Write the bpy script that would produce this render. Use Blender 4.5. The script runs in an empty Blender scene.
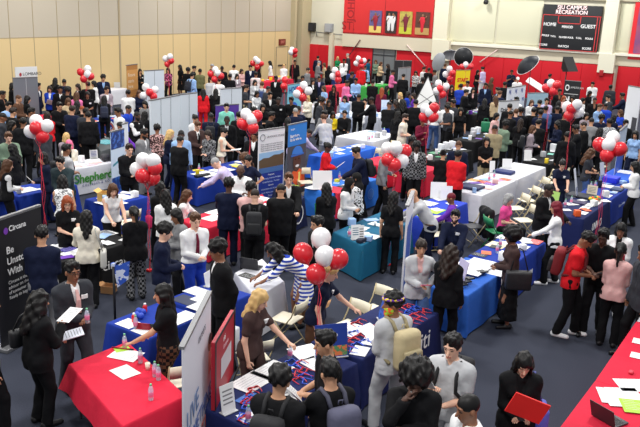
import bpy, math, random
import numpy as np
from math import sin, cos, pi, radians, sqrt, atan2
from mathutils import Vector, Matrix

# ------------------------------------------------------------------ camera
FPX, PITCH, ROLL, YAW, CAMH = 765.0, radians(15.5), radians(2.4), radians(28.0), 5.4
_f = Vector((-sin(YAW) * cos(PITCH), cos(YAW) * cos(PITCH), -sin(PITCH)))
_r0 = Vector((cos(YAW), sin(YAW), 0)); _u0 = _r0.cross(_f)
_R = _r0 * cos(ROLL) + _u0 * sin(ROLL); _U = _u0 * cos(ROLL) - _r0 * sin(ROLL)
CAM = Vector((0, 0, CAMH))
COL = bpy.context.scene.collection
sc = bpy.context.scene
cd = bpy.data.cameras.new('camera'); co = bpy.data.objects.new('camera', cd); COL.objects.link(co)
cd.sensor_width = 36; cd.lens = 36 * FPX / 640; cd.clip_start = .1; cd.clip_end = 300
m = Matrix((_R, _U, -_f)).transposed().to_4x4(); m.translation = CAM; co.matrix_world = m
sc.camera = co

# ------------------------------------------------------------------ light
w = bpy.data.worlds.new('world'); sc.world = w; w.use_nodes = True
w.node_tree.nodes['Background'].inputs[0].default_value = (.93, .96, 1, 1)
w.node_tree.nodes['Background'].inputs[1].default_value = .5
LAMP_POWER = 485
for ix in range(4):
    for iy in range(5):
        l = bpy.data.lights.new('hall_lamp', 'AREA'); l.shape = 'RECTANGLE'; l.size = 1.2; l.size_y = 1.2
        l.energy = LAMP_POWER; l.color = (1, .985, .96)
        lo = bpy.data.objects.new('hall_lamp', l); COL.objects.link(lo); lo.location = (-24 + ix * 7.5, 3 + iy * 10.5, 9.6)
sc.view_settings.view_transform = 'Standard'; sc.view_settings.look = 'None'
sc.view_settings.exposure = 0.0; sc.view_settings.gamma = 1; sc.view_settings.use_curve_mapping = False

def at(px, py, z=0.0):
    "world point where the sight line through a photo pixel meets the height z"
    d = _R * ((px - 320) / FPX) - _U * ((py - 213.5) / FPX) + _f
    return CAM + d * ((z - CAM.z) / d.z)
def ony(px, py, Y):
    d = _R * ((px - 320) / FPX) - _U * ((py - 213.5) / FPX) + _f
    return CAM + d * (Y / d.y)
def onx(px, py, X):
    d = _R * ((px - 320) / FPX) - _U * ((py - 213.5) / FPX) + _f
    return CAM + d * (X / d.x)
def ondist(px, py, D):
    d = _R * ((px - 320) / FPX) - _U * ((py - 213.5) / FPX) + _f
    return CAM + d.normalized() * D

# ------------------------------------------------------------------ materials
def lin(c):
    c = c / 255.0
    return c / 12.92 if c <= .04045 else ((c + .055) / 1.055) ** 2.4
PAL = dict(black=(14, 14, 17), navy=(18, 25, 50), white=(236, 236, 236), cream=(232, 224, 206), grey=(128, 128, 130), dgrey=(52, 54, 60),
           lgrey=(188, 189, 192), red=(214, 28, 38), maroon=(105, 22, 48), blue=(32, 62, 170), royal=(34, 70, 190), lblue=(150, 184, 228),
           pink=(232, 118, 168), rose=(222, 176, 172), purple=(104, 48, 168), lavender=(196, 186, 222), beige=(200, 176, 140), olive=(106, 104, 70),
           brown=(88, 60, 44), choc=(70, 52, 50), green=(30, 128, 78), teal=(18, 92, 122), mint=(130, 210, 190), sage=(112, 132, 112), khaki=(150, 138, 108),
           yellow=(238, 208, 40), denim=(72, 98, 148), orange=(236, 96, 40), mauve=(158, 144, 152), dteal=(42, 56, 60), lime=(170, 212, 60), hotpink=(236, 80, 150),
           blonde=(206, 170, 112), hblack=(18, 16, 16), hdark=(40, 28, 22), hbrown=(84, 54, 34), auburn=(150, 70, 36), hgrey=(150, 150, 150), hpink=(238, 110, 150),
           hmaroon=(110, 22, 38), skin1=(226, 178, 152), skin2=(198, 148, 116), skin3=(140, 94, 68), skin4=(84, 56, 44), skyblue=(60, 150, 225))
MATS = {}
def rgb(c): return PAL[c] if isinstance(c, str) else c
def mat(col, rough=.6, kind='plain', col2=None, scale=8.0, bump=0.0, metal=0, alpha=1, emit=0, spec=.5, trans=0):
    key = (col, rough, kind, col2, scale, bump, metal, alpha, emit, spec, trans)
    if key in MATS: return MATS[key]
    nm = col if isinstance(col, str) else 'tone_%d_%d_%d' % tuple(col)
    M = bpy.data.materials.new(nm + '_' + kind); M.use_nodes = True
    nt = M.node_tree; b = nt.nodes['Principled BSDF']; L = nt.links
    c = tuple(lin(v) for v in rgb(col)) + (1,)
    b.inputs['Base Color'].default_value = c; b.inputs['Roughness'].default_value = rough; b.inputs['Metallic'].default_value = metal
    b.inputs['Specular IOR Level'].default_value = spec
    if trans: b.inputs['Transmission Weight'].default_value = trans
    if alpha < 1: b.inputs['Alpha'].default_value = alpha
    if emit:
        b.inputs['Emission Color'].default_value = c; b.inputs['Emission Strength'].default_value = emit
    tc = nt.nodes.new('ShaderNodeTexCoord')
    c2 = tuple(lin(v) for v in rgb(col2)) + (1,) if col2 else c
    def mixer(fac):
        mx = nt.nodes.new('ShaderNodeMix'); mx.data_type = 'RGBA'; mx.inputs[6].default_value = c; mx.inputs[7].default_value = c2
        L.new(fac, mx.inputs[0]); L.new(mx.outputs[2], b.inputs['Base Color'])
    if kind == 'stripe':
        wv = nt.nodes.new('ShaderNodeTexWave'); wv.bands_direction = 'Z'; wv.inputs['Scale'].default_value = scale; wv.inputs['Distortion'].default_value = .6
        L.new(tc.outputs['Object'], wv.inputs['Vector'])
        gt = nt.nodes.new('ShaderNodeMath'); gt.operation = 'GREATER_THAN'; gt.inputs[1].default_value = .5; L.new(wv.outputs['Fac'], gt.inputs[0]); mixer(gt.outputs[0])
    elif kind == 'plaid':
        ch = nt.nodes.new('ShaderNodeTexChecker'); ch.inputs['Scale'].default_value = scale; L.new(tc.outputs['Object'], ch.inputs['Vector']); mixer(ch.outputs['Fac'])
    elif kind == 'spots':
        no = nt.nodes.new('ShaderNodeTexNoise'); no.inputs['Scale'].default_value = scale; no.inputs['Detail'].default_value = 3; L.new(tc.outputs['Object'], no.inputs['Vector'])
        gt = nt.nodes.new('ShaderNodeMath'); gt.operation = 'GREATER_THAN'; gt.inputs[1].default_value = .53; L.new(no.outputs['Fac'], gt.inputs[0]); mixer(gt.outputs[0])
    elif kind == 'noise':
        no = nt.nodes.new('ShaderNodeTexNoise'); no.inputs['Scale'].default_value = scale; no.inputs['Detail'].default_value = 5; L.new(tc.outputs['Object'], no.inputs['Vector']); mixer(no.outputs['Fac'])
    if bump:
        no = nt.nodes.new('ShaderNodeTexNoise'); no.inputs['Scale'].default_value = 9; no.inputs['Detail'].default_value = 2; L.new(tc.outputs['Object'], no.inputs['Vector'])
        bp = nt.nodes.new('ShaderNodeBump'); bp.inputs['Strength'].default_value = bump; bp.inputs['Distance'].default_value = .03
        L.new(no.outputs['Fac'], bp.inputs['Height']); L.new(bp.outputs[0], b.inputs['Normal'])
    MATS[key] = M
    return M
def cloth(spec):
    "colour name, or pattern:colour:colour"
    if ':' in spec:
        k, a, b = spec.split(':'); return mat(a, .85, k, b, dict(stripe=5.0, plaid=22.0, spots=26.0)[k], spec=.2)
    return mat(spec, .85, bump=.5, spec=.2)

# ------------------------------------------------------------------ objects
def tag(o, label=None, cat=None, group=None, kind=None):
    if label: o['label'] = label
    if cat: o['category'] = cat
    if group: o['group'] = group
    if kind: o['kind'] = kind
    return o
def empty(name, loc=(0, 0, 0), rz=0.0, parent=None):
    o = bpy.data.objects.new(name, None); COL.objects.link(o); o.location = loc; o.rotation_euler = (0, 0, rz); o.empty_display_size = .1
    if parent: o.parent = parent
    return o
def thing(name, label, cat, loc, rz=0.0, group=None):
    return tag(empty(name, loc, rz), label, cat, group)
def link(name, me, parent=None, mats=None, M=None):
    o = bpy.data.objects.new(name, me); COL.objects.link(o)
    if parent: o.parent = parent
    if M is not None: o.matrix_local = M
    if mats:
        while len(me.materials) < len(mats): me.materials.append(None)
        for i, mm in enumerate(mats):
            o.material_slots[i].link = 'OBJECT'; o.material_slots[i].material = mm
    return o
def copy_tree(o, parent=None):
    c = o.copy(); COL.objects.link(c)
    if parent: c.parent = parent
    for ch in list(o.children): copy_tree(ch, c)
    return c

class MB:
    "collects shapes; build() links them as one mesh"
    def __init__(s): s.v = []; s.f = []; s.sm = []
    def add(s, vs, fs, smooth=False):
        n = len(s.v); s.v += [tuple(v) for v in vs]; s.f += [tuple(i + n for i in f) for f in fs]; s.sm += [smooth] * len(fs); return s
    def box(s, lo, hi, M=None, bev=0.0):
        if bev > 0: return s.rbox(lo, hi, M, bev)
        x0, y0, z0 = lo; x1, y1, z1 = hi
        v = [Vector(p) for p in ((x0, y0, z0), (x1, y0, z0), (x1, y1, z0), (x0, y1, z0), (x0, y0, z1), (x1, y0, z1), (x1, y1, z1), (x0, y1, z1))]
        if M: v = [M @ p for p in v]
        return s.add(v, [(0, 3, 2, 1), (4, 5, 6, 7), (0, 1, 5, 4), (1, 2, 6, 5), (2, 3, 7, 6), (3, 0, 4, 7)])
    def rbox(s, lo, hi, M, b):
        import bmesh
        bm = bmesh.new(); bmesh.ops.create_cube(bm, size=1)
        c = [(a + d) / 2 for a, d in zip(lo, hi)]; sz = [d - a for a, d in zip(lo, hi)]
        for v in bm.verts: v.co = Vector((c[0] + v.co.x * sz[0], c[1] + v.co.y * sz[1], c[2] + v.co.z * sz[2]))
        bmesh.ops.bevel(bm, geom=list(bm.edges), offset=b, segments=2, affect='EDGES', profile=.6)
        if M: bmesh.ops.transform(bm, matrix=M, verts=bm.verts)
        bm.verts.index_update()
        s.add([v.co for v in bm.verts], [[v.index for v in f.verts] for f in bm.faces], True); bm.free(); return s
    def tube(s, pts, r, n=8, caps=True):
        pts = [Vector(p) for p in pts]; rs = r if isinstance(r, (list, tuple)) else [r] * len(pts)
        vs = []; fs = []; prev = None
        for i, p in enumerate(pts):
            t = (pts[min(i + 1, len(pts) - 1)] - pts[max(i - 1, 0)]).normalized()
            a = t.orthogonal() if prev is None else (prev - t * prev.dot(t))
            a = a.normalized() if a.length > 1e-6 else t.orthogonal().normalized()
            prev = a; b = t.cross(a)
            vs += [p + (a * cos(2 * pi * k / n) + b * sin(2 * pi * k / n)) * rs[i] for k in range(n)]
        for i in range(len(pts) - 1):
            for k in range(n): fs.append((i * n + k, i * n + (k + 1) % n, (i + 1) * n + (k + 1) % n, (i + 1) * n + k))
        if caps: fs += [tuple(range(n))[::-1], tuple(range((len(pts) - 1) * n, len(pts) * n))]
        return s.add(vs, fs, True)
    def lathe(s, prof, n=14, M=None):
        vs = []; fs = []
        for r, z in prof: vs += [Vector((r * cos(2 * pi * k / n), r * sin(2 * pi * k / n), z)) for k in range(n)]
        for i in range(len(prof) - 1):
            for k in range(n): fs.append((i * n + k, i * n + (k + 1) % n, (i + 1) * n + (k + 1) % n, (i + 1) * n + k))
        fs += [tuple(range(n))[::-1], tuple(range((len(prof) - 1) * n, len(prof) * n))]
        if M: vs = [M @ v for v in vs]
        return s.add(vs, fs, True)
    def mesh(s, name):
        me = bpy.data.meshes.new(name); me.from_pydata(s.v, [], s.f); me.polygons.foreach_set('use_smooth', s.sm); me.update(); return me
    def build(s, name, m, parent=None, M=None):
        me = s.mesh(name); me.materials.append(m); o = bpy.data.objects.new(name, me); COL.objects.link(o)
        if parent: o.parent = parent
        if M is not None: o.matrix_local = M
        return o
def struct(name, mb, m):
    o = mb.build(name, m); o['kind'] = 'structure'; return o
def frame(o, x, y, z):
    M = Matrix((x, y, z)).transposed().to_4x4(); M.translation = o; return M
def text(s, size, M, m, parent, name='lettering', align='CENTER', ex=.002, spacing=1.0, bold=0.0):
    c = bpy.data.curves.new(name, 'FONT'); c.body = s; c.size = size; c.extrude = ex; c.align_x = align; c.align_y = 'CENTER'; c.space_character = spacing; c.offset = bold
    t = bpy.data.objects.new(name, c); COL.objects.link(t); dg = bpy.context.evaluated_depsgraph_get(); me = bpy.data.meshes.new_from_object(t.evaluated_get(dg))
    bpy.data.objects.remove(t); bpy.data.curves.remove(c); me.materials.clear(); me.materials.append(m); o = bpy.data.objects.new(name, me); COL.objects.link(o)
    if parent: o.parent = parent
    o.matrix_local = M; return o

# ------------------------------------------------------------------ signed-distance bodies -> smooth quad meshes
def cap(a, b, ra, rb=None, k=.03, fl=None): return ('c', np.array(a, float), np.array(b, float), ra, ra if rb is None else rb, k, fl)
def ell(c, r, k=.02, R=None): return ('e', np.array(c, float), np.array(r, float), R, 0, k, None)
def prim_d(p, X, Y, Z):
    if p[0] == 'c':
        _, a, b, ra, rb, k, fl = p
        ab = b - a; L2 = max(float(ab @ ab), 1e-9)
        x = X - a[0]; y = Y - a[1]; z = Z - a[2]
        t = np.clip((x * ab[0] + y * ab[1] + z * ab[2]) / L2, 0, 1)
        x = x - t * ab[0]; y = y - t * ab[1]; z = z - t * ab[2]
        if fl is not None:
            n, q = fl; dn = (x * n[0] + y * n[1] + z * n[2]) * (q - 1); x = x + n[0] * dn; y = y + n[1] * dn; z = z + n[2] * dn
        return np.sqrt(x * x + y * y + z * z) - (ra + (rb - ra) * t)
    _, c, r, R, _, k, _ = p
    x = X - c[0]; y = Y - c[1]; z = Z - c[2]
    if R is not None:
        x, y, z = (R[0][0] * x + R[1][0] * y + R[2][0] * z, R[0][1] * x + R[1][1] * y + R[2][1] * z, R[0][2] * x + R[1][2] * y + R[2][2] * z)
    k0 = np.sqrt((x / r[0]) ** 2 + (y / r[1]) ** 2 + (z / r[2]) ** 2); k1 = np.sqrt((x / r[0] ** 2) ** 2 + (y / r[1] ** 2) ** 2 + (z / r[2] ** 2) ** 2)
    return k0 * (k0 - 1) / np.maximum(k1, 1e-6)
def prim_box(p):
    if p[0] == 'c':
        r = max(p[3], p[4]); return np.minimum(p[1], p[2]) - r, np.maximum(p[1], p[2]) + r
    r = p[2].max() if p[3] is not None else p[2]; return p[1] - r, p[1] + r
def sdf_arrays(prims, vox, cuts=(), subs=(), wob=None):
    lo = np.min([prim_box(p)[0] for p in prims], 0) - 3 * vox; hi = np.max([prim_box(p)[1] for p in prims], 0) + 3 * vox
    n = np.ceil((hi - lo) / vox).astype(int) + 1
    ax = [lo[i] + vox * np.arange(n[i]) for i in range(3)]
    F = np.full(n, 9.0, np.float32)
    def block(p, pad):
        a, b = prim_box(p); i0 = np.maximum(((a - pad - lo) / vox).astype(int), 0); i1 = np.minimum(((b + pad - lo) / vox).astype(int) + 2, n)
        sl = tuple(slice(i0[i], i1[i]) for i in range(3))
        return sl, ax[0][sl[0]][:, None, None], ax[1][sl[1]][None, :, None], ax[2][sl[2]][None, None, :]
    for p in prims:
        sl, X, Y, Z = block(p, p[5] + 2 * vox)
        d = prim_d(p, X, Y, Z); f = F[sl]; k = p[5]
        h = np.maximum(k - np.abs(f - d), 0) / k
        F[sl] = np.minimum(f, d) - h * h * k * .25
    if wob:
        am, fr = wob
        F += am * (np.sin(ax[0] * fr)[:, None, None] * np.sin(ax[1] * fr * 1.1 + 1)[None, :, None] + np.sin(ax[2] * fr * .9 + 2)[None, None, :] * np.sin(ax[0] * fr * 1.3)[:, None, None]).astype(np.float32)
    for p in subs:
        sl, X, Y, Z = block(p, 2 * vox)
        if all(s.stop > s.start for s in sl): F[sl] = np.maximum(F[sl], -prim_d(p, X, Y, Z))
    for p0, nn in cuts:
        d = (ax[0] - p0[0])[:, None, None] * nn[0] + (ax[1] - p0[1])[None, :, None] * nn[1] + (ax[2] - p0[2])[None, None, :] * nn[2]
        F = np.maximum(F, d.astype(np.float32))
    F[0] = F[-1] = 1; F[:, 0] = F[:, -1] = 1; F[:, :, 0] = F[:, :, -1] = 1
    S = F < 0
    c = np.zeros(n - 1, np.uint8)
    for dx in (0, 1):
        for dy in (0, 1):
            for dz in (0, 1): c += S[dx:n[0] - 1 + dx, dy:n[1] - 1 + dy, dz:n[2] - 1 + dz]
    I, J, K = np.nonzero((c > 0) & (c < 8)); N = len(I)
    idx = np.full(n - 1, -1, np.int32); idx[I, J, K] = np.arange(N)
    val = {(a, b, d): F[I + a, J + b, K + d] for a in (0, 1) for b in (0, 1) for d in (0, 1)}
    P = np.zeros((N, 3)); cnt = np.zeros(N)
    for axn in range(3):
        for u in (0, 1):
            for v in (0, 1):
                o = [u, v]; o.insert(axn, 0); e = [u, v]; e.insert(axn, 1)
                fa = val[tuple(o)]; fb = val[tuple(e)]; mk = (fa < 0) != (fb < 0)
                t = np.where(mk, fa / np.where(mk, fa - fb, 1), 0)
                for q in range(3): P[:, q] += np.where(mk, (t if q == axn else o[q]), 0)
                cnt += mk
    P = P / cnt[:, None] + np.stack([I, J, K], 1); V = lo + P * vox
    quads = []
    for axn in range(3):
        s0 = [slice(1, -1)] * 3; s0[axn] = slice(0, -1); s1 = list(s0); s1[axn] = slice(1, None)
        A = S[tuple(s0)]; B = S[tuple(s1)]
        ii = list(np.nonzero(A != B)); inside = A[tuple(ii)]
        for q in range(3):
            if q != axn: ii[q] = ii[q] + 1
        u, v = [(1, 2), (2, 0), (0, 1)][axn]
        def cell(du, dv):
            t = [ii[0], ii[1], ii[2]]; t[u] = t[u] - du; t[v] = t[v] - dv; return idx[t[0], t[1], t[2]]
        q = np.stack([cell(1, 1), cell(0, 1), cell(0, 0), cell(1, 0)], 1)
        q[~inside] = q[~inside][:, ::-1]; quads.append(q)
    Q = np.concatenate(quads); Q = Q[(Q >= 0).all(1)]
    return V, Q
def np_mesh(name, V, Q, mi=None, extra=None):
    me = bpy.data.meshes.new(name)
    if extra is not None:
        ev, ef = extra; Q = np.concatenate([Q, np.array(ef, np.int32) + len(V)]); V = np.concatenate([V, np.array(ev)])
        if mi is not None: mi = np.concatenate([mi, np.zeros(len(ef), np.int32)])
    me.vertices.add(len(V)); me.vertices.foreach_set('co', V.astype(np.float32).ravel())
    me.loops.add(len(Q) * 4); me.loops.foreach_set('vertex_index', Q.astype(np.int32).ravel())
    me.polygons.add(len(Q)); me.polygons.foreach_set('loop_start', np.arange(len(Q), dtype=np.int32) * 4)
    me.polygons.foreach_set('use_smooth', np.ones(len(Q), bool))
    if mi is not None:
        me.materials.append(None); me.materials.append(None); me.materials.append(None); me.materials.append(None)
        me.polygons.foreach_set('material_index', mi.astype(np.int32))
    me.update(calc_edges=True); return me
# ------------------------------------------------------------------ people
def nrm(v): return v / (np.linalg.norm(v) + 1e-9)
def two_bone(root, tgt, a, b, hint):
    d = tgt - root; L = np.linalg.norm(d); Lm = (a + b) * .985
    if L > Lm: tgt = root + d * (Lm / L); d = tgt - root; L = Lm
    L = max(L, abs(a - b) + .02)
    dn = d / np.linalg.norm(d); x = (a * a - b * b + L * L) / (2 * L); h = sqrt(max(a * a - x * x, 0))
    hp = hint - dn * (hint @ dn); return root + dn * x + nrm(hp) * h, tgt
# hand target relative to the shoulder: outward, forward, up; elbow hint: outward, forward, up
ARMS = {'d': ((.07, .04, -.52), (.3, -1, 0)), 'f': ((-.13, .25, -.29), (.5, -.6, -1)), 'r': ((-.02, .42, -.33), (.6, -.2, -1)), 'u': ((-.10, .28, -.12), (.5, 0, -1)),
        'h': ((.03, .03, -.36), (1, -.35, 0)), 'p': ((-.10, .20, .10), (.6, .3, -1)), 'o': ((.06, .34, .02), (.6, 0, -1)), 'c': ((-.22, .22, -.20), (.8, 0, -1)),
        'b': ((-.05, -.10, -.50), (.4, -1, 0)), 't': ((-.12, .30, -.36), (.5, -.5, -.8))}
FIGS = {}
def skeleton(key):
    "key = (arms, lean, nod, turn, sit, female, build, stance)"
    if key in FIGS: return FIGS[key]
    arms, lean, nod, turn, sit, fem, wide, st = key
    J = {}; A = np.array
    pz = .53 if sit else .93
    P = A([0, -.10 * sin(radians(lean)), pz]); th = radians(lean)
    U = A([0, sin(th), cos(th)]); Fw = A([0, cos(th), -sin(th)]); X = A([1., 0, 0])
    J['P'], J['U'], J['Fw'] = P, U, Fw
    J['C'] = P + U * .33; J['N'] = N = P + U * .535
    hp = th * .55 + radians(nod); yw = radians(turn)
    Uh = A([0, sin(hp), cos(hp)]); f0 = A([0, cos(hp), -sin(hp)])
    Fh = f0 * cos(yw) + X * sin(yw); Xh = np.cross(Fh, Uh)
    J['H'] = N + nrm(U * .5 + Uh * .5) * .155 + Fh * .018; J['HM'] = (Xh, Fh, Uh)
    sw = .152 if fem else .176
    for s, c in ((-1, arms[0]), (1, arms[1])):
        S = N - U * .085 + X * s * sw; (ox, oy, oz), (hx, hy, hz) = ARMS[c]
        lu = U if c in 'uphofct' else A([0, 0, 1.]); lf = Fw if c in 'uphofct' else A([0, 1., 0])
        tg = S + X * s * ox + lf * oy + lu * oz
        E_, W = two_bone(S, tg, .285, .25, X * s * hx + lf * hy + A([0, 0, 1.]) * hz)
        J['S%d' % s], J['E%d' % s], J['W%d' % s] = S, E_, W
        hd = nrm(W - E_)
        if c in 'f' 'c': hd = nrm(hd + X * -s * .5)
        if c == 'h': hd = nrm(A([-s * .6, .5, -.5]))
        if c == 'r': hd = nrm(hd + A([0, .4, .1]))
        pn = nrm(X * -s - hd * ((X * -s) @ hd)) if c in 'dbh' else nrm(A([0, 0, -1.]) - hd * (A([0, 0, -1.]) @ hd))
        J['D%d' % s], J['PN%d' % s] = hd, pn; J['K%d' % s] = W + hd * .085
    fo = {0: (0, .02), 1: (.13, -.11), 2: (-.10, .12)}[st]
    for s, f in ((-1, fo[0]), (1, fo[1])):
        Hp = P + X * s * .088
        if sit: An = A([s * .11, .42, .085]); hint = A([0, .6, 1.])
        else: An = A([s * .105, f, .085]); hint = A([s * .1, 1., 0])
        Kn, An = two_bone(Hp, An, .43, .43, hint)
        J['L%d' % s], J['G%d' % s], J['A%d' % s] = Hp, Kn, An
        J['T%d' % s] = A([An[0] + s * .02, An[1] + .15, .03])
    FIGS[key] = J; return J
def body_prims(J, fem, wide, g=0.0, arms=1, legs=1, torso=1, arm_end=1.0):
    X = np.array([1., 0, 0]); U, Fw = J['U'], J['Fw']; P, C, N = J['P'], J['C'], J['N']; o = []
    if torso:
        r1 = .098 * wide; r2 = .108 * wide
        for s in (-1, 1):
            o.append(cap(P + X * s * .058 * wide, C + X * s * (.045 if fem else .062) * wide - U * .12, r1 + g, (.085 if fem else .1) * wide + g, .05))
            o.append(cap(C + X * s * (.045 if fem else .062) * wide - U * .12, N + X * s * .08 - U * .14, (.085 if fem else .1) * wide + g, r2 * (.9 if fem else 1) + g, .05, (Fw, 1.08)))
            o.append(cap(N - U * .035 + X * s * .025, J['S%d' % s], .052 + g, .05 + g, .06))
            if fem: o.append(ell(N - U * .19 + X * s * .068 + Fw * .075, (.056 + g, .05 + g, .056 + g), .04))
            o.append(cap(P + X * s * .06, P + X * s * .075 - np.array([0, 0, .02]), .105 + g, .10 + g, .04))
    if arms:
        for s in (-1, 1):
            S, E_, W = J['S%d' % s], J['E%d' % s], J['W%d' % s]
            fw = .92 if fem else 1.05
            if arm_end <= .5:
                o.append(cap(S, S + (E_ - S) * (arm_end * 2), (.05 * fw + g) * 1.0, .046 * fw + g * 1.4, .03))
            else:
                o.append(cap(S, E_, .05 * fw + g, .04 * fw + g, .03)); o.append(cap(E_, E_ + (W - E_) * ((arm_end - .5) * 2), .041 * fw + g, .028 * fw + g * 1.2, .02))
    if legs:
        for s in (-1, 1):
            o.append(cap(J['L%d' % s], J['G%d' % s], .088 * wide + g, .056 + g, .04)); o.append(cap(J['G%d' % s], J['A%d' % s], .054 + g, .038 + g, .03))
    return o
def H2W(J, p): X, F, U = J['HM']; p = [q * 1.06 for q in p]; return J['H'] + X * p[0] + F * p[1] + U * p[2]
def head_R(J): X, F, U = J['HM']; return [X, F, U]
def head_prims(J):
    R = np.stack(J['HM'], 1); Rl = [[R[0][0], R[0][1], R[0][2]], [R[1][0], R[1][1], R[1][2]], [R[2][0], R[2][1], R[2][2]]]
    e = lambda c, r, k=.02: ell(H2W(J, c), [q * 1.06 for q in r], k, Rl)
    w = lambda c: H2W(J, c)
    pr = [e((0, -.012, .03), (.073, .093, .088)), e((0, .018, -.03), (.058, .07, .082), .03), cap(w((0, .055, -.092)), w((0, .06, -.088)), .022, .022, .03),
          cap(w((0, .088, .008)), w((0, .108, -.028)), .008, .014, .012), e((-.077, -.005, -.01), (.011, .02, .032), .01), e((.077, -.005, -.01), (.011, .02, .032), .01),
          cap(w((-.035, .076, .034)), w((.035, .076, .034)), .013, .013, .015), cap(w((-.018, .086, -.06)), w((.018, .086, -.06)), .009, .009, .01)]
    sb = [cap(w((-.03, .099, .01)), w((-.034, .096, .01)), .014), cap(w((.03, .099, .01)), w((.034, .096, .01)), .014)]
    return pr, sb
def fingers(J):
    vs, fs = [], []
    def tub(pts, rs, n=5):
        b = len(vs); pv = None
        for i, p in enumerate(pts):
            t = nrm(pts[min(i + 1, len(pts) - 1)] - pts[max(i - 1, 0)]); a = np.cross(t, [.3, .5, .8]) if pv is None else pv - t * (pv @ t); a = nrm(a); pv = a; c = np.cross(t, a)
            for k in range(n): vs.append(p + (a * cos(2 * pi * k / n) + c * sin(2 * pi * k / n)) * rs[i])
        for i in range(len(pts) - 1):
            for k in range(n): fs.append((b + i * n + k, b + i * n + (k + 1) % n, b + (i + 1) * n + (k + 1) % n, b + (i + 1) * n + k))
    for s in (-1, 1):
        W, hd, pn = J['W%d' % s], J['D%d' % s], J['PN%d' % s]; sd = np.cross(hd, pn)
        if sd @ np.array([s * -1., .6, 0]) < 0: th = -1
        else: th = 1
        for i, ln in enumerate((.066, .074, .07, .055)):
            o = W + hd * .075 + sd * th * (.028 - i * .019); d1 = nrm(hd + pn * .35); d2 = nrm(hd * .7 + pn * .9)
            tub([o, o + d1 * ln * .5, o + d1 * ln * .5 + d2 * ln * .35, o + d1 * ln * .5 + d2 * ln * .5], [.0095, .0088, .008, .002])
        o = W + hd * .025 + sd * th * .025; d1 = nrm(hd * .6 + sd * th * .8 + pn * .4)
        tub([o, o + d1 * .035, o + nrm(d1 + hd * .6) * .062, o + nrm(d1 + hd * .6) * .068], [.012, .0105, .009, .002])
    return vs, fs
PM = {}
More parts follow.
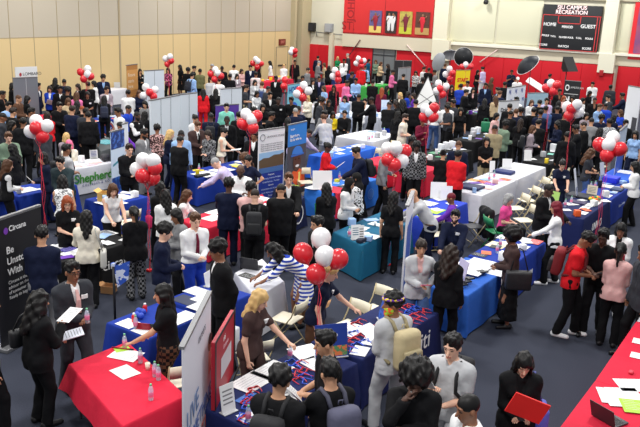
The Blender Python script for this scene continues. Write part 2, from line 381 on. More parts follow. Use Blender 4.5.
def piece(kind, key, vox, *opt):
    k = (kind, key, vox) + opt
    if k in PM: return PM[k]
    J = skeleton(key); fem, wide = key[5], key[6]; sit = key[4]; X = np.array([1., 0, 0]); U, Fw, P, N = J['U'], J['Fw'], J['P'], J['N']; A = np.array
    if kind == 'body':
        pr = body_prims(J, fem, wide)
        pr.append(cap(N - U * .05, H2W(J, (0, -.015, -.07)), .056 if not fem else .047, .052 if not fem else .044, .03))
        for s in (-1, 1):
            W, hd, pn = J['W%d' % s], J['D%d' % s], J['PN%d' % s]
            pr.append(cap(W, W + hd * .075, .024, .034, .015, (pn, 1.9)))
            pr.append(cap(J['A%d' % s] - A([0, .03, .03]), J['T%d' % s], .035, .026, .02))
        h, sb = head_prims(J); V, Q = sdf_arrays(pr + h, vox, subs=sb)
        c = V[Q].mean(1) - J['H']; Xh, Fh, Uh = J['HM']; x, y, z = np.abs(c @ Xh), c @ Fh, c @ Uh
        mi = np.zeros(len(Q), np.int32); fr = (y > .05)
        g = vox / .009
        mi[fr & (x > .021) & (x < .042) & (np.abs(z - .010) < (.0052 if vox < .012 else .0075))] = 1
        if vox < .012: mi[fr & (x > .018) & (x < .046) & (np.abs(z - .037) < .0045 * g)] = 2
        mi[fr & (x < .024) & (np.abs(z + .061) < .007 * g)] = 3
        me = np_mesh('body', V, Q, mi, fingers(J) if vox < .016 else None)
    elif kind == 'top':
        # opt: sleeve end, thickness, hem below pelvis, open front, neck depth
        ae, g, hem, opn, low = opt
        pr = body_prims(J, fem, wide, g, arms=ae > 0, legs=0, arm_end=max(ae, .1))
        if not sit: pr += [cap(P + X * s * .06, P + X * s * .075 - A([0, 0, hem]), .108 + g, .115 + g, .05) for s in (-1, 1)]
        if ae > 0: pr = [p for p in pr]
        cuts = [(P - A([0, 0, .02 if sit else hem]), (0, 0, -1)), (N + U * .012, U)] + ([(N + U * .012 - Fw * 0, U)] if low else [])
        subs = [cap(N + Fw * .05 + U * .06, N + Fw * (.10 + low) - U * (.02 + low), .045, .03)] if low >= 0 else []
        subs.append(cap(N - U * .02, N + U * .2, .05, .05))
        if opn:   # V opening of a jacket, wider to the collar, and a slit to the hem
            q = N - U * .33 + Fw * .15
            subs.append(cap(q, N + Fw * .10 + U * .0, .012, .062)); subs.append(cap(q, N + Fw * .16 - U * .1, .012, .05))
            subs.append(cap(q, P + Fw * .18 - A([0, 0, hem + .05]), .012, .03))
        if ae == 0: subs += [ell(J['S%d' % s] + X * s * .045, (.04, .09, .07)) for s in (-1, 1)]
        V, Q = sdf_arrays(pr, vox, cuts, subs, wob=(.0035, 34)); me = np_mesh('top', V, Q)
    elif kind == 'trousers':
        loose, end = opt
        pr = body_prims(J, fem, wide, .012 + loose * .3, arms=0, torso=0)
        pr = [cap(P + X * s * .05, P + X * s * .078 - A([0, 0, .03]), .108 * wide + .01, .108 * wide + .01, .05) for s in (-1, 1)]
        for s in (-1, 1):
            G, An = J['G%d' % s], J['A%d' % s]
            pr.append(cap(J['L%d' % s], G, .092 * wide + .012, .064 + loose, .03))
            if end > .5: pr.append(cap(G, G + (An - G) * (end - .5) * 2, .064 + loose, .052 + loose * 1.6, .02))
        V, Q = sdf_arrays(pr, vox, [(P + U * .09, U), (A([0, 0, .055]), (0, 0, -1))], wob=(.004, 30)); me = np_mesh('trousers', V, Q)
    elif kind == 'skirt':
        ln, fl = opt
        if sit: pr = [cap(J['L%d' % s], J['G%d' % s], .11, .09, .06) for s in (-1, 1)] + [cap(P - X * .06, P + X * .06, .12)]
        else:
            B = P - A([0, 0, ln]); pr = [cap(P + X * s * .055, B + X * s * (.06 + fl * .5) , .115, .10 + fl, .05) for s in (-1, 1)]
        V, Q = sdf_arrays(pr, vox, [(P + U * .08, U)] + ([] if sit else [(P - A([0, 0, ln]), (0, 0, -1))]), wob=(.006, 40)); me = np_mesh('skirt', V, Q)
    elif kind == 'shoe':
        (s,) = opt; ss = (-1, 1) if s == 0 else (s,); pr = []
        for s in ss:
            An, T = J['A%d' % s], J['T%d' % s]; h = A([An[0], An[1] - .045, .04]); t = A([T[0], T[1] + .015, .034])
            pr += [cap(h, t, .042, .034, .03), cap(h + A([0, .01, .02]), h + A([0, .05, .05]), .042, .036, .03)]
        V, Q = sdf_arrays(pr, vox, [(A([0, 0, .002]), (0, 0, -1)), (A([0, 0, .12]), (0, 0, 1))]); me = np_mesh('shoe', V, Q)
    PM[k] = me; return me
HAIR = {}
def hair_mesh(st, vox):
    if (st, vox) in HAIR: return HAIR[(st, vox)]
    A = np.array; base = [ell((0, -.018, .04), (.083, .103, .093))]; face = [ell((0, .115, -.035), (.082, .075, .088))]; wob = (.0045, 75); cuts = []; pr = base
    low = [(A([0, 0, -.055]), (0, 0, -1))]
    if st == 's': cuts = low; pr = [ell((0, -.02, .046), (.088, .107, .096)), cap((-.03, .05, .115), (.035, .045, .118), .03, .03, .03)]; face = [ell((0, .122, -.045), (.086, .088, .112))]; wob = (.0065, 88)
    if st == 'x': pr = [ell((0, -.012, .037), (.080, .101, .094))]; cuts = [(A([0, 0, -.04]), (0, 0, -1))]; wob = None; face = [ell((0, .122, -.045), (.086, .085, .105))]
    if st == 'r': cuts = [(A([0, 0, .035]), (0, 0, 1)), (A([0, 0, -.05]), (0, 0, -1))]; face = face + [ell((0, .1, .03), (.1, .09, .06))]; wob = None
    if st == 'a': pr = [ell((0, -.022, .06), (.108, .12, .108))]; wob = (.011, 62); cuts = low
    if st == 'A': pr = [ell((0, -.03, .055), (.162, .158, .15))]; wob = (.013, 55); cuts = [(A([0, 0, -.12]), (0, 0, -1))]; face = [ell((0, .15, -.05), (.088, .12, .11))]
    if st in 'lLmpb':
        pr = [ell((0, -.012, .044), (.090, .110, .102))]
    if st == 'l':
        pr += [cap((s * .06, -.03, -.01), (s * .075, -.05, -.27), .05, .035, .04) for s in (-1, 1)] + [cap((0, -.07, -.02), (0, -.095, -.33), .055, .045, .05)]
        pr += [cap((s * .082, .025, 0), (s * .085, .035, -.18), .022, .018, .03) for s in (-1, 1)]; face = [ell((0, .12, -.035), (.072, .085, .088))]; wob = (.006, 60)
    if st == 'L':
        pr += [cap((s * .07, -.03, -.01), (s * .10, -.05, -.26), .062, .055, .04) for s in (-1, 1)] + [cap((0, -.08, -.02), (0, -.12, -.34), .07, .07, .05)]
        pr += [cap((s * .09, .02, 0), (s * .10, .035, -.2), .03, .03, .03) for s in (-1, 1)]; face = [ell((0, .125, -.035), (.07, .09, .088))]; wob = (.012, 48)
    if st == 'm':
        pr += [cap((s * .066, -.02, -.01), (s * .075, -.02, -.12), .045, .04, .04) for s in (-1, 1)] + [cap((0, -.06, -.02), (0, -.07, -.13), .055, .045, .05)]; wob = (.006, 60); face = [ell((0, .12, -.035), (.07, .085, .09))]
    if st == 'p': pr += [cap((0, -.10, .04), (0, -.16, .0), .035, .035, .02), cap((0, -.16, 0), (0, -.15, -.24), .036, .016, .02)]; face = [ell((0, .11, -.04), (.084, .09, .095))]; cuts = []
    if st == 'b': pr += [ell((0, -.10, .085), (.045, .045, .045))]; cuts = low
    if st == 'h':
        pr = [ell((0, -.015, .03), (.094, .115, .105)), cap((0, -.01, -.05), (0, -.03, -.19), .085, .10, .05), cap((-.07, -.02, -.2), (.07, -.02, -.2), .085, .085, .05), cap((0, .03, -.13), (0, .06, -.25), .05, .04, .05)]
        face = [ell((0, .12, -.02), (.056, .09, .078))]; wob = (.005, 40)
    if st == 'c': pr = [ell((0, -.015, .045), (.085, .105, .09)), cap((-.04, .09, .045), (.04, .09, .045), .012), cap((-.025, .14, .035), (.025, .14, .035), .012, .012, .05)]; face = []; cuts = [(A([0, 0, .02]), (0, 0, -1))]; wob = None
    if st == 'B':   # beard
        pr = [ell((0, .022, -.045), (.066, .077, .078)), cap((0, .06, -.1), (0, .065, -.105), .03)]; face = [ell((0, .10, .03), (.09, .08, .065)), ell((0, .12, -.06), (.025, .04, .012))]; cuts = [(A([0, 0, -.02]), (0, 0, 1)), (A([0, -.0, 0]), (0, -1, 0))]; wob = None
    V, Q = sdf_arrays(pr, vox, cuts, face, wob); me = np_mesh('hair', V, Q); HAIR[(st, vox)] = me; return me
def headM(J):
    X, F, U = [Vector(v) for v in J['HM']]; return frame(Vector(J['H']), X, F, U)
_gl = {}
def glasses_mesh():
    if not _gl:
        mb = MB()
        for s in (-1, 1):
            mb.tube([(s * .033 + .022 * cos(t * pi / 6), .103, .01 + .017 * sin(t * pi / 6)) for t in range(13)], .0028, 5, False)
            mb.tube([(s * .055, .1, .014), (s * .08, .0, .008)], .0028, 5)
        mb.tube([(-.011, .104, .012), (.011, .104, .012)], .0028, 5); _gl['m'] = mb.mesh('glasses')
    return _gl['m']
HAIRN = {'s': 'short', 'x': 'close-cropped', 'a': 'curly', 'A': 'big curly', 'l': 'long', 'L': 'long wavy', 'm': 'bobbed', 'p': 'tied-back', 'b': 'pinned-up', 'r': 'fringe of'}
HC = {'k': 'hblack', 'd': 'hdark', 'n': 'hbrown', 'y': 'blonde', 'r': 'auburn', 'g': 'hgrey', 'P': 'hpink', 'M': 'hmaroon', 'w': 'white'}
HCN = {'k': 'black', 'd': 'dark', 'n': 'brown', 'y': 'blonde', 'r': 'red', 'g': 'grey', 'P': 'pink', 'M': 'dark red', 'w': 'white'}
CN = dict(dgrey='dark grey', lgrey='light grey', lblue='light blue', choc='dark brown', dteal='dark teal', hotpink='pink', skyblue='blue', royal='bright blue', lavender='lavender', mauve='greyish mauve', rose='pale pink', denim='denim blue', mint='mint green', sage='sage green')
def cname(c):
    if ':' in c: k, a, b = c.split(':'); return '%s and %s %s' % (CN.get(a, a), CN.get(b, b), dict(stripe='striped', plaid='checked', spots='patterned')[k])
    return CN.get(c, c)
def person(px, py, face, pose, hair, skin, top, bot, extra, where, pos=None, h=None, idx=0):
    ex = extra.split(); hs, hc = hair[0], hair[1]
    fem = ('F' in ex) or (hs in 'lLmpbh' and 'M' not in ex)
    h = h or (1.64 if fem else 1.76)
    arms = pose[:2]; sit = 's' in pose[2:]; lean = 3; nod = 12; turn = 0
    for t in ex:
        if t[0] == 'e' and t[1:].lstrip('-').isdigit(): lean = int(t[1:])
        if t[0] == 'n' and t[1:].lstrip('-').isdigit(): nod = int(t[1:])
        if t[0] == 't' and t[1:].lstrip('-').isdigit(): turn = int(t[1:])
    wide = 1.22 if 'wide' in ex else (1.0 if fem else 1.07)
    key = (arms, lean, nod, turn, sit, fem, wide, 0 if sit or top[0] == 'D' or bot[0] in 'KM' else idx % 3)
    dist = sqrt(pos[0] ** 2 + pos[1] ** 2)
    lod = 0 if dist < 17.5 else 1 if dist < 28 else 2
    vox = (.0095, .0145, .021)[lod]
    J = skeleton(key)
    v = Vector((pos[0], pos[1], 0)).normalized(); rt = Vector((v.y, -v.x, 0)); a = radians(face); d = -v * cos(a) + rt * sin(a)
    rz = atan2(d.y, d.x) - pi / 2
    # label
    tk = top.split('/')
    hd = {'h': '%s headscarf' % cname(HC[hc] if HC[hc] in ('white',) else HCN[hc]), 'c': '%s cap' % HCN[hc], '0': 'a bald head', '_': 'hidden face'}.get(hs) or '%s %s hair' % (HAIRN[hs], HCN[hc])
    gar = {'T': 'tee', 'L': 'shirt', 'J': 'jacket', 'S': 'sleeveless top', 'V': 'vest', 'D': 'dress', 'W': 'sweater', 'B': 'blouse', 'H': 'hoodie'}[tk[0]]
    hd = '' if hs == '_' else 'with %s ' % hd
    lab = 'person %sin %s %s, %s' % (hd, cname(tk[1]), gar, where)
    if len(lab.replace('-', '').split()) > 16: lab = 'person %sin %s, %s' % (hd, gar, where)
    if len(lab.replace('-', '').split()) > 16: lab = 'person in %s %s, %s' % (cname(tk[1]), gar, where)
    root = thing('person', lab, 'person', (pos[0], pos[1], pos[2] if len(pos) > 2 else 0), rz, 'visitors and recruiters at the fair')
    sk = h / 1.74; root.scale = (sk, sk, sk)
    SK = {'1': 'skin1', '2': 'skin2', '3': 'skin3', '4': 'skin4'}[skin]
    c = PAL[SK]; lipc = (int(c[0] * .82), int(c[1] * .6), int(c[2] * .6))
    hcol = HC.get(hc, 'hblack')
    link('body', piece('body', key, vox), root, [mat(SK, .55), mat((38, 28, 26), .3), mat(hcol if hc != 'w' and hs != 'h' else 'hdark', .8), mat(lipc, .5)])
    hm = headM(J)
    if hs not in '0_': link({'h': 'headscarf', 'c': 'cap'}.get(hs, 'hair'), hair_mesh(hs, min(vox, .012)), root, [mat(hcol, .5 if hs != 'h' else .9, spec=.3)], hm)
    if hs == '0' and 'beard' in ex: pass
    if 'beard' in ex and lod < 2: link('beard', hair_mesh('B', min(vox, .01)), root, [mat(hcol if hs != '0' else 'hdark', .8)], hm)
    if 'glasses' in ex and lod < 2: link('glasses', glasses_mesh(), root, [mat((20, 20, 20), .4)], hm)
    kind, col = tk[0], tk[1]; inner = tk[2] if len(tk) > 2 else 'white'; tie = tk[3] if len(tk) > 3 else None
    hem = .10
    if kind in 'TW' 'LBH':
        ae = {'T': .3, 'W': 1.0, 'L': 1.0, 'B': 1.0, 'H': 1.0}[kind]; g = {'T': .014, 'W': .02, 'L': .014, 'B': .014, 'H': .028}[kind]
        if 'tuck' in ex: hem = .0
        link({'T': 'tee_shirt', 'W': 'sweater', 'L': 'shirt', 'B': 'blouse', 'H': 'hooded_sweatshirt'}[kind], piece('top', key, vox, ae, g, hem, 0, 0 if kind != 'B' else .02), root, [cloth(col)])
    elif kind == 'S': link('sleeveless_top', piece('top', key, vox, 0, .013, .02, 0, .02), root, [cloth(col)])
    elif kind == 'D':
        link('dress_bodice', piece('top', key, vox, .95 if 'sleeve' in ex else .22, .016, .02, 0, .02), root, [cloth(col)])
        link('dress_skirt', piece('skirt', key, vox, .48, .06), root, [cloth(col)])
    elif kind == 'V':
        link('shirt', piece('top', key, vox, 1.0, .012, .02, 0, 0), root, [cloth(inner)]); link('vest', piece('top', key, vox, 0, .026, .08, 0, .02), root, [cloth(col)])
    elif kind == 'J':
        if lod < 2 or inner != col: link('shirt', piece('top', key, vox, .3, .012, .0, 0, 0), root, [cloth(inner)])
        link('jacket', piece('top', key, vox, .985, .026, .14 if 'crop' not in ex else .03, 1, .02), root, [cloth(col)])
        if tie:
            mb = MB(); N, U, Fw = (Vector(J[q]) for q in ('N', 'U', 'Fw')); q0 = N + Fw * .105 - U * .05; q1 = N + Fw * .155 - U * .16; q2 = N + Fw * .145 - U * .34
            for a_, b_, w0, w1 in ((q0, q1, .014, .026), (q1, q2, .026, .036)):
                X = Vector((1, 0, 0)); mb.add([a_ - X * w0, a_ + X * w0, b_ + X * w1, b_ - X * w1, a_ - X * w0 + Fw * .014, a_ + X * w0 + Fw * .014, b_ + X * w1 + Fw * .014, b_ - X * w1 + Fw * .014],
                       [(0, 1, 2, 3), (7, 6, 5, 4), (0, 4, 5, 1), (2, 6, 7, 3), (1, 5, 6, 2), (0, 3, 7, 4)])
            mb.build('tie', cloth(tie), root)
    if kind == 'L' and tie or (kind == 'L' and len(tk) > 2):
        mb = MB(); N, U, Fw = (Vector(J[q]) for q in ('N', 'U', 'Fw')); q0 = N + Fw * .095 - U * .04; q1 = N + Fw * .145 - U * .16; q2 = N + Fw * .13 - U * .45
        mb.tube([q0, q1, q2], [.014, .024, .036], 6); mb.build('tie', cloth(tk[2]), root)
    if kind != 'D':
        bk, bc = bot.split('/')
        if bk == 'P': link('trousers', piece('trousers', key, vox, .012 if 'loose' not in ex else .03, 1.0), root, [cloth(bc)])
        elif bk == 'S': link('shorts', piece('trousers', key, vox, .03, .5), root, [cloth(bc)])
        else: link('skirt', piece('skirt', key, vox, .75 if bk == 'M' else .42, .05 if bk == 'M' else .015), root, [cloth(bc)])
    shc = next((t[3:] for t in ex if t.startswith('sh=')), 'black')
    if lod < 2:
        for s in (-1, 1): link('shoe', piece('shoe', key, vox, s), root, [mat(shc, .5)])
    else: link('shoe', piece('shoe', key, vox, 0), root, [mat(shc, .5)])
    if 'mask' in ex: link('face_mask', hair_mesh('B', .008), root, [mat('orange', .7, 'spots', 'lime', 30.0)], hm @ Matrix.Scale(1.04, 4)); mb = MB(); mb.tube([Vector((.094 * cos(t * pi / 12), .118 * sin(t * pi / 12) - .012, .075)) for t in range(25)], .02, 6, False); mb.build('headband', mat('purple', .7, 'spots', 'yellow', 30.0), root, hm)
    if 'belt' in ex:
        mb = MB(); P, U = Vector(J['P']), Vector(J['U']); c0 = P + U * .05
        mb.tube([c0 + Vector((.182 * wide * cos(t * pi / 10), .128 * wide * sin(t * pi / 10), 0)) for t in range(21)], .017, 6, False); mb.build('belt', mat('brown', .5), root)
    if 'badge' in ex:
        N, U, Fw = (Vector(J[q]) for q in ('N', 'U', 'Fw')); mb = MB(); o = N - U * .15 + Fw * .13 + Vector((-.09, 0, 0))
        M = frame(o, Vector((1, 0, 0)), -U, Fw); mb.box((-.04, -.025, -.02), (.04, .025, .012), M); mb.build('name_badge', mat('white', .5), root)
    root['_sk'] = 0; del root['_sk']
    return root, J, Matrix.Translation(root.location) @ Matrix.Rotation(rz, 4, 'Z') @ Matrix.Scale(sk, 4), lod
# ------------------------------------------------------------------ hall
def hall():
    mb = MB(); mb.box((-28.4, -2, -.2), (9, 49.4, 0))
    M = mat((38, 41, 50), .95, 'noise', (70, 74, 88), 60.0, spec=.15); struct('floor', mb, M)
    XW, YW = -28.0, 49.0
    tan = mat((214, 188, 138), .8, bump=.08); grey = mat((184, 174, 156), .8, bump=.08); seam = mat((164, 148, 118), .9)
    mb = MB(); mb.box((XW - .3, -2, 0), (XW, YW, 3.32)); struct('wall_left', mb, tan)
    mb = MB(); mb.box((XW - .3, -2, 3.32), (XW, YW, 9.6)); struct('wall_left_upper', mb, grey)
    mb = MB()
    for px in (10, 34, 58, 80, 100, 139.5, 158, 173, 190, 206, 221, 235, 249, 262, 275):
        y = onx(px, 40, XW).y; mb.box((XW, y - .014, 0), (XW + .012, y + .014, 9.6))
    y = onx(119.5, 40, XW).y; mb.box((XW, y - .05, 0), (XW + .03, y + .05, 9.6)); mb.box((XW, -2, 3.30), (XW + .008, YW - .5, 3.335))
    struct('trim_1', mb, seam)
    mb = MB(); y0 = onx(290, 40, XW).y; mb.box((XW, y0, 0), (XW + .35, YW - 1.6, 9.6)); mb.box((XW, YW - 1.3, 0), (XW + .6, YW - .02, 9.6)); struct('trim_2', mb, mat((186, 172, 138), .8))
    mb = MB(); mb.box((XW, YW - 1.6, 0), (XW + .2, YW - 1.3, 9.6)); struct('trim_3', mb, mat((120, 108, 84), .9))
    # door in the left wall
    ya, yb = onx(276, 60, XW).y, onx(287, 58, XW).y
    mb = MB(); mb.box((XW, ya, 0), (XW + .03, yb, 2.25)); dr = struct('door_1', mb, mat((214, 190, 142), .7))
    mb = MB(); t = .05
    mb.box((XW, ya - t, 0), (XW + .05, ya, 2.3)); mb.box((XW, yb, 0), (XW + .05, yb + t, 2.3)); mb.box((XW, ya, 2.25), (XW + .05, yb, 2.3)); mb.build('door_frame', seam, dr)
    mb = MB(); mb.box((XW + .05, ya + .2, 1.0), (XW + .11, yb - .3, 1.08), bev=.01); mb.build('push_bar', mat('dgrey', .4), dr)
    p = onx(281.5, 41, XW); ex = thing('exit_sign', 'small dark red exit sign on the tan wall above the door', 'sign', (XW + .06, p.y, p.z - .15))
    mb = MB(); mb.box((-.06, -.38, -.12), (.05, .38, .28)); mb.build('sign_box', mat((120, 40, 34), .5), ex)
    text('EXIT', .24, frame(Vector((.052, 0, .08)), Vector((0, 1, 0)), Vector((0, 0, 1)), Vector((1, 0, 0))), mat((230, 150, 130), .5), ex)
    # far wall
    cream = mat((214, 210, 190), .85, bump=.05); red = mat((200, 24, 38), .7, bump=.1, spec=.3); pale = mat((214, 204, 180), .8)
    mb = MB(); mb.box((XW - .3, YW, 0), (9, YW + .3, 9.6)); struct('wall_back', mb, cream)
    X = lambda px, py: ony(px, py, YW).x
    Z = lambda px, py: ony(px, py, YW).z
    n = 0
    for a, b in (((306, 70), (330, 70)), ((334, 70), (372, 70)), ((396, 70), (434, 70)), ((449, 70), (600, 90)), ((615, 90), (760, 100))):
        mb = MB(); x0, x1 = X(*a), X(*b); k = max(1, round((x1 - x0) / 1.2))
        for i in range(k):
            u0 = x0 + (x1 - x0) * i / k; u1 = x0 + (x1 - x0) * (i + 1) / k; mb.box((u0 + .004, YW - .10, .05), (u1 - .004, YW, 2.42), bev=.02)
        n += 1; struct('trim_%d' % (n + 3), mb, red)
    mb = MB(); mb.box((X(331, 40), YW - .3, 0), (X(334.5, 40), YW, 3.3)); struct('pillar_1', mb, pale)
    # ledge and beams
    mb = MB(); mb.box((X(344, 35), YW - .25, 2.45), (X(436, 40), YW, 3.3)); struct('trim_10', mb, pale)
    mb = MB(); mb.box((X(449, 40), YW - .12, 2.44), (9, YW, 3.02)); struct('trim_11', mb, pale)
    mb = MB(); mb.box((X(449, 40), YW - .30, 3.02), (9, YW, 3.16)); struct('trim_12', mb, mat((238, 234, 218), .7))
    mb = MB(); mb.box((XW + .6, YW - .2, 6.1), (9, YW, 6.25)); struct('trim_13', mb, mat((196, 186, 160), .7))
    mb = MB(); mb.box((X(436, 30), YW - .55, 2.44), (X(450, 30), YW, 9.6)); mb.box((X(434, 60), YW - .6, 2.0), (X(451, 60), YW, 3.3)); struct('pillar_2', mb, mat((226, 220, 196), .8))
    mb = MB(); mb.box((X(605, 20), YW - .5, 2.44), (X(618, 20), YW, 9.6)); mb.box((X(600, 60), YW - .6, 2.0), (X(616, 60), YW, 3.1)); struct('pillar_3', mb, mat((232, 228, 206), .8))
    mb = MB(); mb.box((X(600, 60), YW - .5, 0), (X(616, 60), YW, 2.0)); struct('pillar_4', mb, red)
    # pale panels of the upper wall
    mb = MB()
    for a, b in ((452, 496), (498, 542), (620, 640)): mb.box((X(a, 20), YW - .06, 3.3), (X(b, 20), YW, 6.0), bev=.02)
    struct('trim_14', mb, mat((220, 218, 190), .7))
    # grey double door
    x0, x1 = X(373, 60), X(395.5, 60); mb = MB(); mb.box((x0, YW - .08, 0), (x1, YW, 2.45)); d = struct('door_2', mb, mat((112, 116, 118), .6))
    mb = MB()
    for u in (0, .49, .98): mb.box((x0 + (x1 - x0) * u, YW - .12, 0), (x0 + (x1 - x0) * (u + .02), YW - .08, 2.45))
    mb.box((x0, YW - .12, 2.0), (x1, YW - .08, 2.06)); mb.build('door_frame', mat('dgrey', .6), d)
    # red wall banner with four posters
    x0, x1 = X(344.5, 20), X(434, 20); zb = 3.32
    bn = thing('wall_banner', 'wide red banner with dark letters and posters high on the far wall', 'banner', (x0, YW - .1, zb))
    W = x1 - x0; mb = MB(); mb.box((0, -.05, 0), (W, 0, 3.4)); mb.build('fabric', mat((206, 40, 42), .6), bn)
    mb = MB(); mb.box((W * .47, -.06, 0), (W * .475, -.05, 3.4)); mb.box((W * .12, -.06, 0), (W * .124, -.05, 3.4)); mb.box((0, -.06, 0), (W, -.05, .1)); mb.box((W * .12, -.055, 2.6), (W * .46, -.05, 2.62)); mb.build('seams', mat((150, 20, 28), .6), bn)
    text("JOHN'S", .72, frame(Vector((W * .085, -.056, 2.0)), Vector((0, 0, 1)), Vector((-1, 0, 0)), Vector((0, -1, 0))), mat((150, 22, 30), .6), bn, bold=.01)
    text("ST.", .8, frame(Vector((W * .06, -.056, .5)), Vector((1, 0, 0)), Vector((0, 0, 1)), Vector((0, -1, 0))), mat((140, 20, 28), .6), bn)
    cols = [((120, 110, 170), (230, 200, 110), (150, 30, 50)), ((34, 34, 38), (60, 44, 40), (225, 225, 225)), ((226, 206, 96), (196, 196, 60), (120, 30, 50)), ((110, 66, 52), (190, 150, 90), (210, 30, 50))]
    names = ['poster of a player in red against a lilac crowd', 'dark poster of two people in black and white', 'yellow poster of a player in dark red', 'brown poster of a seated player in red']
    for i, (pa, pb) in enumerate(((370.5, 382.5), (386.5, 397.5), (400.5, 413), (416.5, 430.5))):
        xa, xb = X(pa, 25), X(pb, 25); w_ = xb - xa; h_ = 1.45; z0 = zb + .17 + i * .015
        po = thing('poster', names[i] + ' on the red banner', 'poster', (xa, YW - .195, z0), group='sports posters on the red wall banner')
        mb = MB(); mb.box((0, -.02, 0), (w_, 0.02, h_)); mb.build('sheet', mat(cols[i][0], .6, 'noise', tuple(int(v * .5) for v in cols[i][0]), 6.0), po)
        mb = MB(); mb.box((0, -.03, 0), (w_, -.02, h_ * .3)); mb.build('court', mat(cols[i][1], .6), po)
        mb = MB()
        for q in ((0,) if i != 1 else (-.14, .14)):
            cx = w_ / 2 + q; mb.lathe([(.01, .12), (.10, .2), (.12, .6), (.2, .9), (.17, 1.1), (.05, 1.14)], 10, Matrix.Translation((cx, -.03, 0)) @ Matrix.Scale(.08, 4, (0, 1, 0)))
        mb.build('player_uniform', mat(cols[i][2], .6), po)
        mb = MB()
        for q in ((0,) if i != 1 else (-.14, .14)): mb.lathe([(.01, 1.12), (.08, 1.17), (.08, 1.26), (.01, 1.32)], 10, Matrix.Translation((w_ / 2 + q, -.035, 0)) @ Matrix.Scale(.08, 4, (0, 1, 0)))
        mb.tube([(w_ / 2 - .16, -.035, 1.0), (w_ / 2 - .3, -.035, .75)], .035, 6); mb.tube([(w_ / 2 + .16, -.035, 1.0), (w_ / 2 + .28, -.035, 1.2)], .035, 6); mb.build('player_skin', mat('skin3', .6), po)
    # second red banner at the right
    x0 = X(632, 30); bn = thing('wall_banner', 'red banner with a photo panel beside the right pillar', 'banner', (x0, YW - .1, 2.85))
    mb = MB(); mb.box((0, -.06, 0), (3.2, 0, 3.6)); mb.build('fabric', mat((226, 34, 44), .6), bn)
    mb = MB(); mb.box((.25, -.08, .35), (2.6, -.06, 3.0)); mb.build('photo_panel', mat((196, 90, 90), .6, 'noise', (40, 60, 140), 2.5), bn)
    # scoreboard
    x0, x1 = X(543, 25), X(601, 28); zt, zb = 5.78, 3.12; W = x1 - x0; Hh = zt - zb
    sb = thing('scoreboard', 'black scoreboard with white and red lettering on the far wall', 'scoreboard', (x0, YW - .33, zb))
    mb = MB(); mb.box((0, 0, 0), (W, .325, Hh), bev=.02); mb.build('cabinet', mat((26, 28, 32), .5), sb)
    V = lambda x, z: Vector((x * W, -.004, z * Hh)); fr = lambda x, z: frame(V(x, z), Vector((1, 0, 0)), Vector((0, 0, 1)), Vector((0, -1, 0)))
    rl = mat((214, 60, 60), .5); wt = mat('white', .5)
    mb = MB()
    def ln(xa, za, xb, zb_): mb.box((xa * W - .02, -.02, za * Hh - .02), (xb * W + .02, 0, zb_ * Hh + .02))
    ln(0, .77, 1, .77); ln(.01, .01, .01, .77); ln(.985, .01, .985, .77); ln(.94, .01, .94, .77); ln(.01, .01, .985, .01); ln(.28, .60, .66, .60); ln(.28, .60, .28, .77); ln(.66, .60, .66, .77); mb.build('red_lines', rl, sb)
    for s_, x, z, sz, mm in (('SJU CAMPUS', .49, .945, .31, wt), ('RECREATION', .49, .84, .31, wt), ('HOME', .14, .56, .27, wt), ('PERIOD', .45, .52, .19, wt), ('GUEST', .80, .55, .29, wt), ('FOULS', .085, .31, .15, wt), ('T.O.L.', .225, .30, .13, wt),
                             ('PLAYER FOUL', .45, .29, .14, wt), ('T.O.L.', .67, .29, .14, wt), ('FOULS', .84, .29, .15, wt), ('SCORE', .06, .1, .17, wt), ('MATCH', .42, .09, .18, wt), ('SCORE', .82, .07, .17, wt)):
        text(s_, sz, fr(x, z), mm, sb, bold=.006)
        if sz > .3: text(s_, sz, frame(V(x, z) + Vector((0, .002, 0)), Vector((1, 0, 0)), Vector((0, 0, 1)), Vector((0, -1, 0))), rl, sb, bold=.014)
    # speakers, pipes, braces
    for px, py, c, lab in ((311, 27, 'black', 'black loudspeaker box mounted above the red padding'), (328.5, 28, 'grey', 'grey loudspeaker box mounted above the red padding')):
        p = ony(px, py, YW - .3); s_ = thing('loudspeaker', lab, 'loudspeaker', (p.x, YW - .02, p.z))
        mb = MB(); mb.box((-.27, -.4, -.3), (.27, 0, .3), bev=.03); mb.build('cabinet', mat(c if c == 'black' else (150, 152, 156), .6), s_)
        mb = MB(); mb.box((-.22, -.42, -.25), (.22, -.4, .25)); mb.build('grille', mat((40, 40, 44) if c == 'black' else (165, 167, 170), .8), s_)
    for pts, lab in ((((360, 40), (346, 60)), 'dark diagonal brace bar by the grey door'), (((407, 45), (425, 66)), 'white diagonal brace bar right of the grey door'), (((497, 50), (480, 62)), 'white diagonal cable by the black umbrella')):
        a, b = [ony(px, py, YW - .3) for px, py in pts]; mb = MB(); mb.tube([a + Vector((0, .16, 0)), a, b, Vector((b.x, YW - .02, b.z))], .035, 6)
        tag(mb.build('brace_bar', mat((90, 40, 44) if 'dark' in lab else (226, 200, 196), .6)), lab, 'bar')
    mb = MB(); a, b = ony(316, 32, YW - .2), ony(372, 38, YW - .2); mb.tube([a, b], .03, 6); mb.tube([a, Vector((a.x, YW - .02, a.z - .3))], .03, 6)
    tag(mb.build('wall_conduit', mat('grey', .5)), 'thin grey conduit running along the far wall below the speakers', 'conduit')
    p = ony(601.5, 73, YW - .5); mb = MB(); mb.box((p.x - .12, YW - .62, p.z - .18), (p.x + .12, YW - .5, p.z + .18), bev=.01)
    tag(mb.build('alarm_box', mat((170, 20, 30), .5)), 'small red alarm box on the padded right pillar', 'alarm box')
